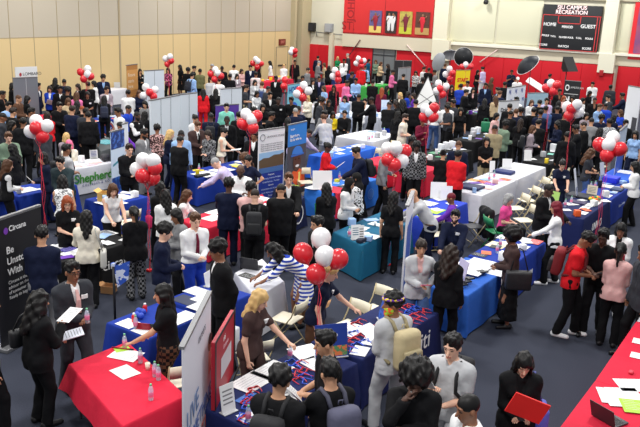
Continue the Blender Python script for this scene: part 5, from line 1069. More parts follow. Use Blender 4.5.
# ------------------------------------------------------------------ people: x y | facing | pose | hair | skin | top | bottom | extras | place
PPL = '''38 292|115|fu|Lk|2|J/black/black|P/black|h1.66 F wide|left front, sheet in a raised hand
72 262|25|ff|sk|3|J/dgrey/white/rose|P/dgrey|glasses badge n5|looking left, bottle in his hands
41 227|170|ff|sk|2|L/navy|P/grey|badge|back turned, before the black banner
64 197|5|rf|lr|1|T/black|P/black|glasses badge|behind the black table by the banner
86 211|175|uf|lk|2|W/cream|P/black|F|back turned, holding a bottle at the black table
106 187|15|rr|ln|1|S/white|P/black|e12|standing behind the black table
134 207|195|ff|pk|3|J/black/black|P/plaid:black:grey|F|back turned at the lettered black cloth
62 177|185|rd|mk|2|S/spots:white:grey|K/black|F e14|back turned, leaning at the black table
60 158|-25|rf|sk|1|W/dteal|P/black|e16|bending before the green lettered table
53 142|120|ff|sk|3|T/lgrey|P/black|n10|wearing a black backpack at the left table
32 150|-80|ff|mk|2|H/navy|P/navy|F|purple strap, facing the man in sage
25 147|-120|rf|lk|3|J/black/black|P/black|F|leaning to the left table in black
7 160|100|ff|ln|1|V/black/white|P/black|F|black bag on the shoulder at the left edge
8 132|10|rf|sn|1|L/sage|P/dgrey|badge n18|standing behind the left blue table
66 133|160|ffs|my|1|W/mauve|P/dgrey|F|blonde back beside the pink-haired woman
78 142|10|ffs|mP|1|J/cream/black|P/black|F|seated behind the green lettered cloth
129 144|20|ff|sd|1|J/black/black|P/black|n12|folded hands left of the balloons
137 112|50|uc|xk|4|V/black/white|P/black|beard wide n5|hands raised, above the grey-suited man
143 129|60|ff|sk|3|J/grey/white|P/grey|beard n20|looking down near the bearded man
157 125|180|ff|ak|3|B/spots:choc:rose|P/black|F|back turned before the long white screen
170 130|80|ff|ly|1|J/navy/navy|P/navy|F|beside the big man in black
180 136|140|ff|xk|2|J/black/black|P/black|wide|broad back seen behind the blue table
192 132|5|dd|xk|4|L/lblue|P/navy|n14|standing behind the blue and white table
197 121|30|ff|sn|1|J/choc/white/black|P/black|n25|looking down behind the light blue shirt
195 115|40|ff|bk|2|B/white|P/black|F|below the long white screen
211 113|175|ff|xk|4|H/navy|P/black||black backpack, back to the camera
225 103|5|dd|sk|1|L/mint|P/navy||in front of the purple sign
227 116|-5|dd|xk|4|J/black/lgrey/navy|P/black||facing the camera below the mint shirt
221 131|-30|ff|md|1|B/spots:grey:black|P/black|F n25|looking down beside the cream top
235 131|80|rf|bk|1|S/cream|K/black|F n20|black bag, holding a white sheet
239 112|150|ff|sk|2|J/black/black|P/black||dark back under the balloon bunch
254 131|-10|dd|sk|3|J/black/white|P/black||half hidden behind the balloon ribbons
258 117|-10|ff|md|3|J/black/black|P/black|F|above the top of the campus banner
245 155|-60|rfs|An|1|W/white|P/black|F|seated behind the bald bearded man
250 162|-80|rfs|mn|1|W/dgrey|P/black|F|seated close to the campus banner
255 158|-30|hd|pk|2|T/navy|P/navy|F|hand on hip before the campus banner
225 159|-100|rr|xg|1|L/lavender|P/navy|e38|leaning over the white table, back to us
241 166|-5|fc|0k|4|L/white|P/black|beard wide n20|facing us at the red table
229 179|178|rf|ak|4|J/navy/white|P/navy||back turned before the bearded man
251 183|170|rf|ak|3|L/rose|P/black||beside the black backpack
255 189|178|rf|xd|1|T/black|P/black||black backpack on, at the red table
189 190|80|rfs|ln|1|B/white|P/navy|F e10|seated at the red table with sheets
195 213|25|ff|sn|1|L/white/maroon|P/blue|tuck|dark red tie, blue trousers
177 209|-60|ff|mk|3|J/grey/grey|P/black|F n15|backpack strap, facing the curly man
164 224|90|ff|ak|1|W/navy|P/grey||facing the group around the man with the tie
165 190|-160|ff|lk|2|W/white|P/navy|F|strap across the back, near the pink bag
160 182|-150|ff|lk|2|J/black/black|P/black|F|behind the white jumper
219 241|-80|bb|ak|3|J/black/white|P/black|h1.84|tall, holding a white bag at his side
163 285|-85|rf|lk|2|T/black|P/plaid:black:brown|F wide n5|leaning on the blue table with pens
262 293|60|rd|ly|1|T/choc|P/choc|F badge e8 n18|behind the navy table at the red sign
274 247|-70|rr|Lk|3|D/stripe:white:blue|P/black|F sleeve e52 n10|bending over the white table
349 271|75|rd|py|1|T/navy|K/brown|badge e14 F|behind the navy table near the balloons
419 244|10|hf|bd|2|J/lgrey/rose|P/denim|F n5|phone in one hand
443 247|160|fd|Ld|3|J/black/black|P/black|F|long back hair, beside the light blue table
456 210|-10|rrs|sk|1|J/navy/navy|P/dgrey|badge beard|seated near the coat on the chair
452 193|-90|rfs|xM|3|W/purple|P/black|F|seated at the blue table with a lime sheet
413 191|-85|rr|0k|2|L/lgrey|P/navy|e34 belt|leaning beside the edge-on banner
394 192|170|dd|lk|2|T/black|P/black|F|back turned at the teal table
361 180|60|ff|hk|2|L/white|P/black|F|black handbag, right of the teal table
357 173|-100|ff|hk|3|L/spots:white:black|P/black|F|behind the white top and black headscarf
330 184|-160|ff|lk|2|J/black/black|P/black|F|green folder, at the dark navy table
316 217|-60|ff|sk|2|J/black/white|P/black|n10|left of the teal table, white collar
281 184|180|rr|xk|2|J/black/black|P/black|wide|broad back before the very dark navy table
289 173|5|rf|sn|1|J/black/white|P/black|n10|facing us across the very dark navy table
334 144|80|ff|bk|4|J/red/red|P/black|F n10 crop|holding a white list
356 148|-70|rf|sk|2|H/navy|P/black|e12 n20|black backpack, at the sky blue table
334 117|-150|rd|sn|1|L/lgrey|P/grey|e12|leaning over the blue cloth
325 111|-20|rr|sk|2|L/grey|P/black|e14 n20|backpack straps, behind the blue cloth
340 110|0|rfs|sk|2|W/black|P/black||seated beside the yellow jacket
332 112|10|ffs|mk|3|L/yellow|P/black||seated between two dark tops
298 107|180|ff|xg|2|J/navy/navy|P/navy||back turned above the worker banner
309 131|120|rr|xk|3|L/lavender|P/navy|e48|bending behind the worker banner
417 142|5|dd|ak|4|J/plaid:black:grey/white|P/black||standing in the middle aisle
412 137|10|dd|ak|4|J/black/black|P/black||just behind the checked overshirt
386 147|90|fd|sk|2|L/grey|P/black||hidden behind the aisle balloons
405 114|75|ff|sd|1|T/cream|P/cream|beard|at the end of the white cloth
423 118|20|fu|bk|3|J/maroon/maroon|P/black|F|holding a balloon bunch
441 102|150|ff|sd|2|L/white|P/denim|tuck|back turned, blue jeans
448 105|-60|ff|sk|3|T/dgrey|P/black||facing the jeans wearer
461 108|5|dd|lk|2|T/black|P/black|F|long hair at the black coat table
450 151|175|ff|bk|2|W/black|K/olive|F|olive skirt, back turned
462 149|150|ff|sk|3|H/red|P/black||back turned beside the olive skirt
467 142|178|dd|xn|2|H/navy|P/olive||back turned, tips of yellow at his side
491 138|5|ff|mk|2|T/black|P/khaki|F n5|khaki trousers, behind the white cloth
495 125|178|ff|xk|3|J/khaki/khaki|P/black||back turned behind the khaki trousers
506 121|120|ff|ak|4|H/sage|P/black|M|curly head turned right
505 110|150|ff|xk|3|W/black|P/black||left of the row of dark backs
517 109|175|ff|sn|1|J/navy/navy|P/navy||brown head in the row of dark backs
524 108|178|ff|ak|3|W/black|P/black|M|middle of the row of dark backs
521 119|170|ff|ld|2|J/black/black|P/black|F|blonde streak, beside the sage top
531 108|178|ff|sk|2|J/black/black|P/navy||right part of the row of dark backs
541 110|178|ff|sk|3|H/navy|P/navy||blue back next to the denim shirt
548 106|178|ff|sk|3|L/denim|P/black|wide|broad back at the row end
536 126|95|ff|mn|1|W/mauve|P/white|F|black backpack and white trousers
577 125|-75|rf|sk|3|J/black/black|P/black|n18|serving at the black food table
585 122|-85|dd|xd|2|J/black/black|P/black||white collar, behind the food table server
592 118|175|ff|xk|2|L/grey|P/black||back turned right of the servers
610 119|-150|ff|sk|3|L/plaid:grey:lgrey|P/grey||curly top above the slim blue banner
592 149|80|cf|Ln|2|T/dgrey|P/denim|F|hand at the chin behind the blue table
563 161|10|rr|bk|1|T/navy|P/navy|F glasses badge e12 n18|behind the sample trays
636 162|-80|ff|lk|2|W/white|P/black|F|long hair, at the right table end
636 131|-10|dd|lk|2|T/lblue|P/navy|F|light polo at the right edge
549 184|60|rf|xk|4|J/black/white|P/black|n10|white collar, left of the dark navy table
557 202|-85|rf|lM|2|B/white|P/black|F n8 sh=white|dark red long hair, at the strong blue cloth
509 194|70|ffs|mg|1|T/hotpink|P/black|F|seated on the green chair
513 229|-75|ff|Ak|3|W/choc|M/black|F|big black shoulder bag and long skirt
591 232|85|ff|sk|3|T/red|P/black|n38 e8 sh=white|red backpack, looking down
602 230|-10|ff|sk|4|T/black|P/black|n20|green face mask pulled up
618 242|175|ff|pk|4|B/rose|P/black|F|braided hair, back to the camera
622 223|-5|ff|mk|3|J/white/black|P/black|F n18 sh=white|dark glasses, facing the aisle group
648 246|-60|dd|sk|3|J/dgrey/dgrey|P/black||half outside the right edge, paper in hand
525 351|10|ff|lk|1|J/black/black|P/black|F n28|red folder and phone, in the aisle
454 334|-20|fu|sk|1|T/lgrey|P/lgrey|h1.8|bag strap, white pamphlet in hand
471 395|-60|ff|xk|3|H/white|P/black||bottom edge, smiling to the left
417 364|0|cp|Ak|4|W/black|P/black|M n22|hand raised to his temple
394 294|-140|ff|ak|3|W/lgrey|P/lgrey|M n4 t-65 mask|beige backpack and coloured mask
327 331|-75|ff|sk|2|T/black|P/black||reading at the navy table
331 361|-150|rf|sk|2|T/black|P/black|n10|grey backpack, bottom centre
280 369|160|rf|ak|2|J/black/black|P/black|n12|curly head at the front of the navy table
-14 292|90|dd|sk|2|L/grey|P/black|sh=cream|mostly outside the left edge, one shoe showing
2 91|60|dd|sk|3|J/black/black|P/black||far left beside the grey partition
12 83|90|ff|mk|2|J/black/black|P/black|F|partly behind the grey partition
38 83|60|dd|sk|2|J/navy/white|P/navy||just right of the grey partition
49 86|-10|ff|md|2|J/royal/white|P/black|F|holding papers near the grey partition
55 78|150|ff|lk|2|J/black/black|P/black|F|long hair close to the tan wall
64 79|175|ff|xk|3|H/navy|P/black||back turned close to the tan wall
60 86|10|dd|sk|3|J/black/white|P/black||in front of the long-haired one by the wall
71 88|150|dd|ak|3|J/black/black|P/black|M|left of the pink top
78 84|-60|ff|md|1|J/black/white|P/black|F|under the far left wall balloons
94 81|-90|ff|mk|2|W/white|P/black|F|right of the far left wall balloons
88 82|175|ff|sk|2|J/black/black|P/black||dark back under the far left wall balloons
76 92|170|ff|ln|1|W/pink|P/black|F|pink back among the left crowd
68 98|10|ff|ln|2|W/beige|P/black|F n20|tan knit beside the pink top
95 93|0|ff|mk|3|T/black|P/black|F badge|hands joined left of the backpack
59 102|20|rf|sk|2|J/black/black|P/black|n20|near the yellow bag
72 106|150|ff|sd|2|H/navy|P/navy||hooded back left of the red hair
82 106|178|ff|xr|1|W/black|P/black|F|red head turned away in black
77 101|160|dd|lk|2|W/black|P/black|F|between the navy hood and the red hair
8 102|30|ff|sk|2|L/lblue|P/black||light shirt near the left edge
14 108|120|ff|sd|2|J/black/white|P/black||beside the light blue shirt
2 113|80|dd|ck|3|J/dgrey/dgrey|P/black||at the left edge above the sage shirt
32 108|90|ff|sk|3|J/dgrey/dgrey|P/black||behind the left balloon bunch
22 118|170|dd|sk|3|J/black/black|P/black||dark back left of the balloon bunch
44 112|180|ff|md|2|W/red|P/black|F|red top behind the left balloons
103 75|10|dd|ak|2|J/navy/lblue|P/navy|h1.82|tall suit before the white wall table
104 96|178|ff|lk|3|J/black/black|P/black|F|long hair and backpack, back turned
116 88|30|ff|sd|2|J/mauve/white|P/grey|beard|greyish suit beside the backpack
128 90|178|ff|sk|3|L/white|P/black||white back below the brown banner
133 91|10|ff|mn|2|W/navy|P/navy|F|next to the white back below the brown banner
140 69|20|ff|md|2|J/black/black|P/black|F badge|behind the small white screen
128 105|60|dd|xk|3|L/royal|P/black||blue polo above the bearded man
120 122|60|rf|ck|3|W/purple|P/black||purple top behind the navy patterned banner
168 68|-20|ff|ld|2|B/spots:black:pink|P/black|F|pink patterned, close to the tan wall
180 65|-60|dd|lk|3|D/black|P/black|F h1.7|tall in black close to the tan wall
188 68|150|dd|ak|3|J/black/black|P/black|M|second dark figure at the tan wall
194 66|90|ff|sk|2|J/black/black|P/black||behind the light blue shirt with a backpack
192 73|140|dd|sk|2|L/lblue|P/black||dark backpack above the white screen
200 69|175|ff|sk|3|L/olive|P/black||olive back near the wall
205 76|178|ff|sk|2|L/lgrey|P/black|wide|pale broad back above the white screen
212 64|90|ff|cg|2|J/black/black|P/black||grey cap near the wall balloons
205 89|180|dd|lk|3|J/red/red|P/red|F|whole red suit, back turned
214 89|180|dd|lk|2|J/black/black|P/black|F|long hair beside the red suit
222 66|178|dd|xk|4|J/black/black|P/black|h1.82|right of the wall balloons
230 74|170|dd|sk|3|J/black/white|P/black||right of the red suit, by the wall
219 78|175|dd|sk|2|L/white|P/black||behind the balloon bunch over the red suit
234 65|178|ff|sk|2|L/white|P/black||white back at the tan wall
237 74|20|ff|mk|2|J/mauve/white|P/black|F|short jacket left of the pink and white one
243 69|30|ff|md|2|W/rose|P/black|F|pale top left of the navy suit
249 65|10|dd|sk|2|J/navy/white|P/navy|h1.84|tall by the wall balloons
256 72|170|ff|sk|3|L/stripe:white:rose|P/grey||striped back below the wall balloons
262 61|60|dd|sk|3|J/black/black|P/black||dark at the far tan wall
270 61|-90|dd|lk|2|W/white|P/white|F|all in white by the far tan wall
255 80|20|ff|lk|2|J/lgrey/white|P/black|F|grey and white right of the purple sign
246 85|80|ff|sd|2|T/dgrey|P/khaki||dark polo above the purple sign
262 82|170|ff|sn|2|L/lgrey|P/grey||backpack, facing the white vest
257 91|30|ff|mk|3|V/lgrey/white|P/black|F|holding a white board
263 104|10|ff|mk|2|J/black/black|P/black|F|black jacket above the campus banner balloons
254 107|170|dd|sk|2|J/navy/navy|P/navy||head beside the campus banner balloons
276 76|-20|dd|sk|4|J/black/white|P/black||near the low red balloons
284 64|170|ff|xy|1|W/white|P/grey|F|pale back at the wall door
295 60|10|dd|sk|3|J/black/black|P/black||below the far wall balloons
318 56|170|dd|sk|2|J/navy/navy|P/navy||at the far red padding
319 61|100|ff|xg|1|J/grey/grey|P/grey||grey top near the far corner
324 63|-80|ff|mn|2|W/beige|P/grey|F|tan top near the far corner
338 53|20|ff|my|1|W/green|P/black|F|green top at the navy far table
348 53|-90|dd|xg|1|J/dgrey/dgrey|P/dgrey|h1.9|tall grey-haired at the navy far table
344 59|10|ff|sk|3|J/white/black|P/black||between the green top and the tall one
305 76|10|dd|sk|3|J/black/black|P/black||right of the disc banner top
311 79|20|dd|ld|2|J/black/white|P/black|F|long hair right of the disc banner
319 76|10|dd|xk|3|J/navy/lavender|P/navy||navy suit with pale shirt
324 86|-60|dd|mn|2|D/lblue|P/black|F|light blue dress by the black blazer
320 96|0|dd|lk|2|J/black/white|P/black|F|white top under an open black blazer
308 95|-40|ff|my|1|W/cream|P/black|F|cream top below the disc banner balloons
302 106|160|ff|xk|3|J/navy/navy|P/navy||back between cream top and worker banner
279 97|0|dd|xk|4|L/black|P/black|badge|dark shirt left of the disc banner
270 112|100|ff|sk|3|J/black/black|P/black||above the campus banner, right side
291 97|-20|rf|sk|3|W/black|P/black||hidden edge of the disc banner
334 85|-10|dd|mk|3|J/black/black|P/black|F|under the balloons with red behind
343 80|60|ff|sk|3|W/pink|P/black||pink right of those balloons
356 78|-20|ff|sk|3|L/lblue|P/navy|wide|blue shirt left of the green cloth
338 101|10|ffs|mk|3|W/black|P/black|F|seated before the pale table
353 101|-10|rfs|bk|3|J/white/white|P/white|F|white coat at the pale table
362 98|-10|rfs|sk|2|J/white/white|P/white||man in a white coat at the pale table
359 94|170|ff|xk|3|W/black|P/black||dark back above the white coats
364 66|160|dd|sk|3|J/red/red|P/red||red tracksuit left of the grey door
369 58|60|dd|mk|2|W/teal|P/black|F|teal top at the grey door
376 60|-20|ff|mn|2|W/sage|P/black|F|pale green at the grey door
381 62|60|ff|ln|2|W/beige|P/black|F|tan top at the grey door
388 64|-90|ff|ld|2|J/black/pink|P/black|F|right edge of the grey door
393 70|90|ff|sk|3|W/pink|P/black||left of the black partition
374 66|178|dd|xk|3|L/lblue|P/black||white and blue shirt with black backpack
373 80|170|ff|sk|3|J/black/black|P/black||black back by the green cloth
387 86|100|ff|mk|2|W/black|P/black|F|under the pale grey panel's left side
382 88|178|dd|lr|3|J/maroon/maroon|P/maroon|F|dark red dress suit, back turned
372 97|-100|rf|xk|4|J/black/white|P/black||black suit at the grey cloth
395 92|-40|ff|ly|1|J/black/cream|P/black|F|blonde, cream scarf
397 101|-90|ff|md|3|J/black/black|P/black|F|below the blonde with the cream scarf
403 100|175|dd|Lk|2|D/black|P/black|F sleeve|long black dress at the grey cloth
389 110|150|dd|lk|3|D/black|P/black|F sleeve|dark dress beside the white cloth
377 104|170|ff|ck|3|H/black|P/royal||hooded, blue trousers at the pale table
408 92|100|ff|mk|3|W/royal|P/black|F|purple blue top left of the pyramid
413 93|-80|ff|md|2|W/purple|P/black|F|touching the left side of the pyramid
416 71|-10|ff|mk|2|B/plaid:black:white|P/black|F|black and white checks by the grey panel
424 67|60|ff|sk|2|L/white|P/black||white shirt at the red padding
429 68|160|ff|sk|3|J/black/black|P/black||dark back at the red padding
423 78|170|dd|ak|4|W/black|P/black|M|above the pyramid's tip
435 70|-100|ff|sk|3|L/grey|P/grey||grey shirt under the oval reflector
445 64|150|dd|sn|2|J/navy/navy|P/navy||dark blue back under the umbrellas
452 85|20|ff|mk|2|J/black/black|P/yellow|F|yellow item below the jacket
442 102|170|ff|sd|2|L/white|P/black||white back right of the pyramid
461 84|170|ff|sk|3|T/blue|P/black||blue tee under the yellow sign
468 81|-20|dd|sk|3|L/white|P/black||white shirt right under the yellow sign
470 89|110|ff|sk|2|J/black/black|P/black||profile in black below the yellow sign
478 70|60|ff|mk|2|T/black|P/black|F|bare arms by the white and lilac shirt
483 67|-120|dd|sk|2|L/lavender|P/white||white lilac back at the red padding
478 88|10|dd|mk|2|J/black/rose|P/black|F|pink top under black by the green leaflets
486 83|0|dd|sk|3|J/navy/lblue|P/navy||suit with blue shirt by the green leaflets
492 78|120|dd|ln|2|W/brown|P/black|F|brown hair right of the navy suit
493 87|-60|ff|sk|2|J/navy/lblue|P/black||second navy jacket by the leaflets
500 91|150|ff|sn|2|H/navy|P/navy||left of the photo backdrop
496 96|-160|dd|ln|2|W/beige|P/black|F|long hair beside the one-word sign
505 82|150|dd|sk|3|J/black/black|P/black||black back left of the photo backdrop
512 70|10|uu|sk|3|T/navy|P/black||photographer raising a camera
518 77|10|ff|cw|2|W/white|P/black||white cap behind the photo backdrop
517 97|-30|ff|sk|2|W/white|P/black||head over the one-word sign
550 74|150|dd|sk|3|J/navy/white|P/black||back at the red padding, left of the softbox
560 89|20|dd|sk|3|J/black/black|P/black||left edge of the black sign
564 96|30|ff|mr|2|W/rose|P/black|F|pink top below the black sign
573 96|-20|ff|mk|2|J/black/black|P/black|F|smiling below the black sign
559 101|150|ff|lk|2|J/black/black|P/black|F|left of the suit balloons
547 98|10|ff|sk|2|L/lavender|P/grey||patterned lilac shirt right of the pale sign
593 82|-20|ff|sk|2|H/white|P/white|wide|bulky white hood at the right padding
590 91|60|ff|mk|3|W/black|P/black|F|dark figure before the bulky white hood
583 98|60|ff|lk|2|W/white|P/black|F|white jumper, long black hair
611 85|178|dd|sk|4|J/dgrey/dgrey|P/black|wide|broad back at the right pillar
623 93|-80|rf|sk|3|J/navy/red|P/black||navy jacket over red near the tall panel
609 95|-60|ff|sk|2|J/dgrey/white|P/black||dark jacket below the pillar
601 98|20|dd|xk|3|J/black/black|P/black||small dark head below the pillar
600 104|60|ff|sn|2|L/lblue|P/black||light blue shirt with a strap
606 103|178|ff|xk|3|T/royal|P/black|wide|bright blue tee, back turned
621 110|-60|ff|ln|2|T/royal|P/black|F|bright blue tee, brown long hair
602 115|20|dd|ak|3|W/navy|P/black|M|below the bright blue tee back
587 113|20|ff|mk|2|W/mauve|P/black|F|right of the suit balloons
556 106|178|ff|xk|3|H/navy|P/navy||blue hooded back left of the suit balloons
565 112|160|dd|sk|3|J/black/black|P/black||black back under the suit balloons
614 115|150|ff|lk|2|J/navy/navy|P/black|F|right of the grey checked back
577 104|-30|dd|ak|2|W/black|P/black|M|behind the suit balloons, right
540 100|178|ff|sk|2|J/black/black|P/black||below the pale sign with the navy box
532 100|20|ff|mn|1|W/white|P/black|F|face under the pale sign
510 104|170|dd|sk|2|J/black/black|P/black||in front of the one-word sign
145 101|-20|ff|mk|2|W/grey|P/black|F|left of the long white screen
111 108|-60|ff|sk|3|T/white|P/black||between the grey suit and the blue polo
27 96|100|ff|mk|2|J/black/black|P/black|F|low, in front of the grey partition
18 95|60|ff|xn|2|W/brown|P/black||at the grey partition's foot
270 92|20|ff|sk|2|J/black/white|P/black||left of the dark shirt by the disc banner
288 118|170|dd|lk|3|W/black|P/black|F|between campus and worker banners
268 86|120|dd|xk|3|J/dgrey/dgrey|P/black||right of the grey backpack shirt
345 96|-20|ff|mk|2|W/lblue|P/black|F|behind the seated dark top
328 98|60|dd|ak|3|J/dgrey/dgrey|P/black|M|right of the open black blazer
416 100|170|dd|sk|2|J/black/black|P/black||before the left edge of the pyramid
454 100|-60|dd|sk|3|W/dgrey|P/black||right of the white back at the pyramid
431 102|20|ff|mk|3|W/lgrey|P/black|F|at the pyramid's right foot
485 99|178|dd|lk|3|J/black/black|P/black|F|long hair behind the leaflet table
545 120|160|ff|sk|2|J/black/black|P/black||right of the white trousers
556 122|-60|ff|mk|3|W/navy|P/black|F|left of the server at the food table
568 132|178|dd|sk|3|J/black/black|P/black||behind the server's arm
600 128|150|ff|lk|2|J/black/black|P/black|F|dark hair left of the right balloons
626 120|20|ff|sk|3|W/black|P/black||beside the slim blue banner
148 112|150|ff|lk|3|J/black/black|P/black|F|right of the bearded man with raised hands
97 108|170|ff|sk|3|J/dgrey/dgrey|P/black||in front of the long-haired backpack
88 112|178|dd|sk|2|H/black|P/black||tall dark back at the round seal cloth
46 125|-150|ff|sk|3|J/dgrey/dgrey|P/black||behind the left balloons, lower
12 121|90|dd|mk|2|J/black/black|P/black|F|above the sage shirt
308 68|60|dd|sk|2|L/grey|P/black||left of the far corner group
329 66|170|ff|mk|2|J/black/black|P/black|F|far corner, before the red padding
352 72|100|dd|sk|3|J/black/black|P/black||near the door balloons
403 74|170|dd|sk|2|J/black/black|P/black||at the foot of the black partition
489 112|60|dd|mk|2|W/rose|P/black|F|plaid pink near the one-word sign'''
def pt_rect(p, R, mg):
    "push a point out of a table footprint"
    n = len(R); best = None; inside = True; area = 0
    for i in range(n):
        ax, ay = R[i]; bx, by = R[(i + 1) % n]; dx, dy = bx - ax, by - ay; L = sqrt(dx * dx + dy * dy) or 1; nx, ny = dy / L, -dx / L
        d = (p[0] - ax) * nx + (p[1] - ay) * ny
        if d > mg: return None
        if best is None or d > best[0]: best = (d, nx, ny)
    return best[1] * (mg - best[0]), best[2] * (mg - best[0])
SPEC = []
for ln_ in PPL.split('\n'):
    f = ln_.split('|'); x, y = [float(v) for v in f[0].split()]; hs = f[3]; ex = f[7].split()
    fem = ('F' in ex) or (hs[0] in 'lLmpbh' and 'M' not in ex); h = 1.64 if fem else 1.76
    for t in ex:
        if t.startswith('h1'): h = float(t[1:])
    h *= 1.06 if y < 225 else 1.095
    sit = 's' in f[2][2:]; lean = next((int(t[1:]) for t in ex if t[0] == 'e'), 3)
    hz = (h - .40 * h / 1.74) if sit else h - (1 - cos(radians(lean))) * .8 - .03 * (lean > 6)
    p = at(x, y, hz)
    rz = rzface(p, float(f[1])); fw = .62 * sin(radians(lean)) + .02
    p = Vector((p.x - fw * cos(rz + pi / 2), p.y - fw * sin(rz + pi / 2), 0))
    if p.y > 48.2: p *= 48.2 / p.y
    if p.x < -27.3: p *= 27.3 / -p.x
    SPEC.append([f, h, p, p.copy()])
# let people stand clear of each other and of the tables
for it in range(60):
    for i in range(len(SPEC)):
        for j in range(i + 1, len(SPEC)):
            a, b = SPEC[i][2], SPEC[j][2]; dx, dy = b.x - a.x, b.y - a.y; d2 = dx * dx + dy * dy
            if d2 < .27:
                d = sqrt(d2) + 1e-6; s_ = (.52 - d) * .25 / d; a.x -= dx * s_; a.y -= dy * s_; b.x += dx * s_; b.y += dy * s_
        p = SPEC[i][2]
        for R in RECTS:
            if abs(R[0][0] - p.x) > 6 or abs(R[0][1] - p.y) > 6: continue
            q = pt_rect((p.x, p.y), R, .25)
            if q: p.x += q[0] * .6; p.y += q[1] * .6
        p.x = max(p.x, -27.5); p.y = min(p.y, 48.4)
FIG = {}
SIDE = []
for i, (f, h, p, p0) in enumerate(SPEC):
    x, y = f[0].split(); r_, J, M, lod = person(0, 0, float(f[1]), f[2], f[3], f[4], f[5], f[6], f[7], f[8], pos=(p.x, p.y), h=h, idx=i)
    FIG[(int(float(x)), int(float(y)))] = (r_, J, M, lod, 's' in f[2][2:])
print('people', len(SPEC), 'moved', [(s[0][0], round((s[2] - s[3]).length, 2)) for s in SPEC if (s[2] - s[3]).length > .45])
# ------------------------------------------------------------------ carried things
def hand(who, s, off=(0, 0, 0)):
    r_, J, M, lod, sit = FIG[who]; K = Vector(J['K%d' % s]); return M @ (K + Vector(off))
def dirs(who):
    M = FIG[who][2].to_3x3(); return (M @ Vector((1, 0, 0))).normalized(), (M @ Vector((0, 1, 0))).normalized(), Vector((0, 0, 1))
def held(who, s, name, cat, label, size, col, tilt=35, yaw=0, off=(0, .05, .03), line=True):
    o = hand(who, s, off); X, F, U = dirs(who); t = radians(tilt); up = (U * sin(t) + F * cos(t)).normalized(); nn = X.cross(up); M = frame(o, X, up, nn) @ Matrix.Rotation(radians(yaw), 4, 'Z')
    r = thing(name, label, cat, (0, 0, 0)); r.matrix_world = M; mb = MB(); a, b, c_ = size; mb.box((-a / 2, -b * .3, 0), (a / 2, b * .7, c_)); mb.build('body', mat(col, .55), r)
    if line:
        mb = MB()
        for i in range(6): mb.box((-a * .38, b * (.58 - i * .12) - .004, c_), (a * .35, b * (.58 - i * .12) + .004, c_ + .001))
        mb.build('print', mat((130, 132, 140), .6), r)
    return r
def backpack(who, label, col, big=1.0, pocket=None):
    r_, J, M, lod, sit = FIG[who]; X, Fw, U = Vector((1, 0, 0)), Vector(J['Fw']), Vector(J['U']); o = Vector(J['N']) - U * .30 - Fw * .235
    r = thing('backpack', label, 'backpack', (0, 0, 0)); r.matrix_world = M @ frame(o, X, -Fw, U) if 0 else M @ frame(o, -X, -Fw, U)
    # local: x across, y away from the back, z up
    w, d, h = .14 * big, .16 * big, .215 * big; mb = MB(); mb.box((-w, -.07, -h), (w, d - .07, h), bev=.065 * big); mb.build('pack_body', mat(col, .8, bump=.4), r)
    mb = MB(); mb.box((-w * .8, d - .09, -h * .85), (w * .8, d - .02, h * .12), bev=.03); mb.build('front_pocket', mat(pocket or tuple(int(v * .85) for v in rgb(col)), .8), r)
    mb = MB(); mb.tube([(-.02, -.06, h), (-.02, -.05, h + .04), (.02, -.05, h + .04), (.02, -.06, h)], .007, 5); mb.build('top_handle', mat(col, .8), r)
    for s in (-1, 1):
        mb = MB(); mb.tube([(s * .08, -.07, h * .8), (s * .088, -.14, h + .055), (s * .095, -.25, h + .085), (s * .10, -.36, h - .03), (s * .115, -.395, h - .17), (s * .175, -.30, -.09), (s * .15, -.10, -h * .75)], .02 * big, 6); mb.build('shoulder_strap', mat(tuple(int(v * .8) for v in rgb(col)), .8), r)
def shoulder_bag(who, s, label, col, size=(.34, .12, .28), drop=.5, cat='bag'):
    r_, J, M, lod, sit = FIG[who]; S = Vector(J['S%d' % s]); o = Vector((s * .27, -.06, J['N'][2] - .06 - drop))
    r = thing('shoulder_bag', label, cat, (0, 0, 0)); r.matrix_world = M @ Matrix.Translation(o); a, b, c_ = size; mb = MB(); mb.box((-b / 2, -a / 2, -c_ / 2), (b / 2, a / 2, c_ / 2), bev=.04); mb.build('bag_body', mat(col, .6, bump=.3), r)
    top = Vector((S.x, 0, S.z + .075)) - o; mb = MB(); mb.tube([(0, -a * .35, c_ * .45), (top.x - 0, -.06, top.z - .03), (top.x, 0, top.z), (top.x, .05, top.z - .03), (0, a * .35, c_ * .45)], .012, 6); mb.build('bag_strap', mat(tuple(int(v * .8) for v in rgb(col)), .6), r)
backpack((53, 142), 'black backpack of the student beside the green lettered table', (34, 36, 42))
backpack((211, 113), 'black backpack worn behind the light blue shirt', (30, 32, 38))
backpack((255, 189), 'black backpack with a green patch at the red table', (30, 31, 35))
backpack((394, 294), 'beige backpack with a black side buckle', (196, 180, 140), 1.1)
backpack((331, 361), 'grey purple backpack at the bottom centre', (84, 84, 106), 1.1)
backpack((280, 369), 'black backpack of the curly-headed student at the front', (26, 26, 30), 1.1)
backpack((591, 232), 'dark red and black backpack worn over the red tee', (120, 24, 32), 1.0, (40, 34, 38))
backpack((356, 148), 'black backpack of the navy hooded student', (28, 30, 34))
backpack((536, 126), 'black backpack above white trousers', (26, 28, 34))
backpack((104, 96), 'dark blue backpack near the mauve suit', (36, 42, 66))
backpack((192, 73), 'dark backpack over the light blue shirt by the wall', (34, 38, 50)); backpack((374, 66), 'black backpack over the pale shirt at the grey door', (28, 28, 32)); backpack((262, 82), 'blue backpack over the grey shirt', (44, 62, 110))
shoulder_bag((513, 229), -1, 'big black shoulder bag of the woman with the long skirt', (24, 24, 28), (.42, .16, .32), .46)
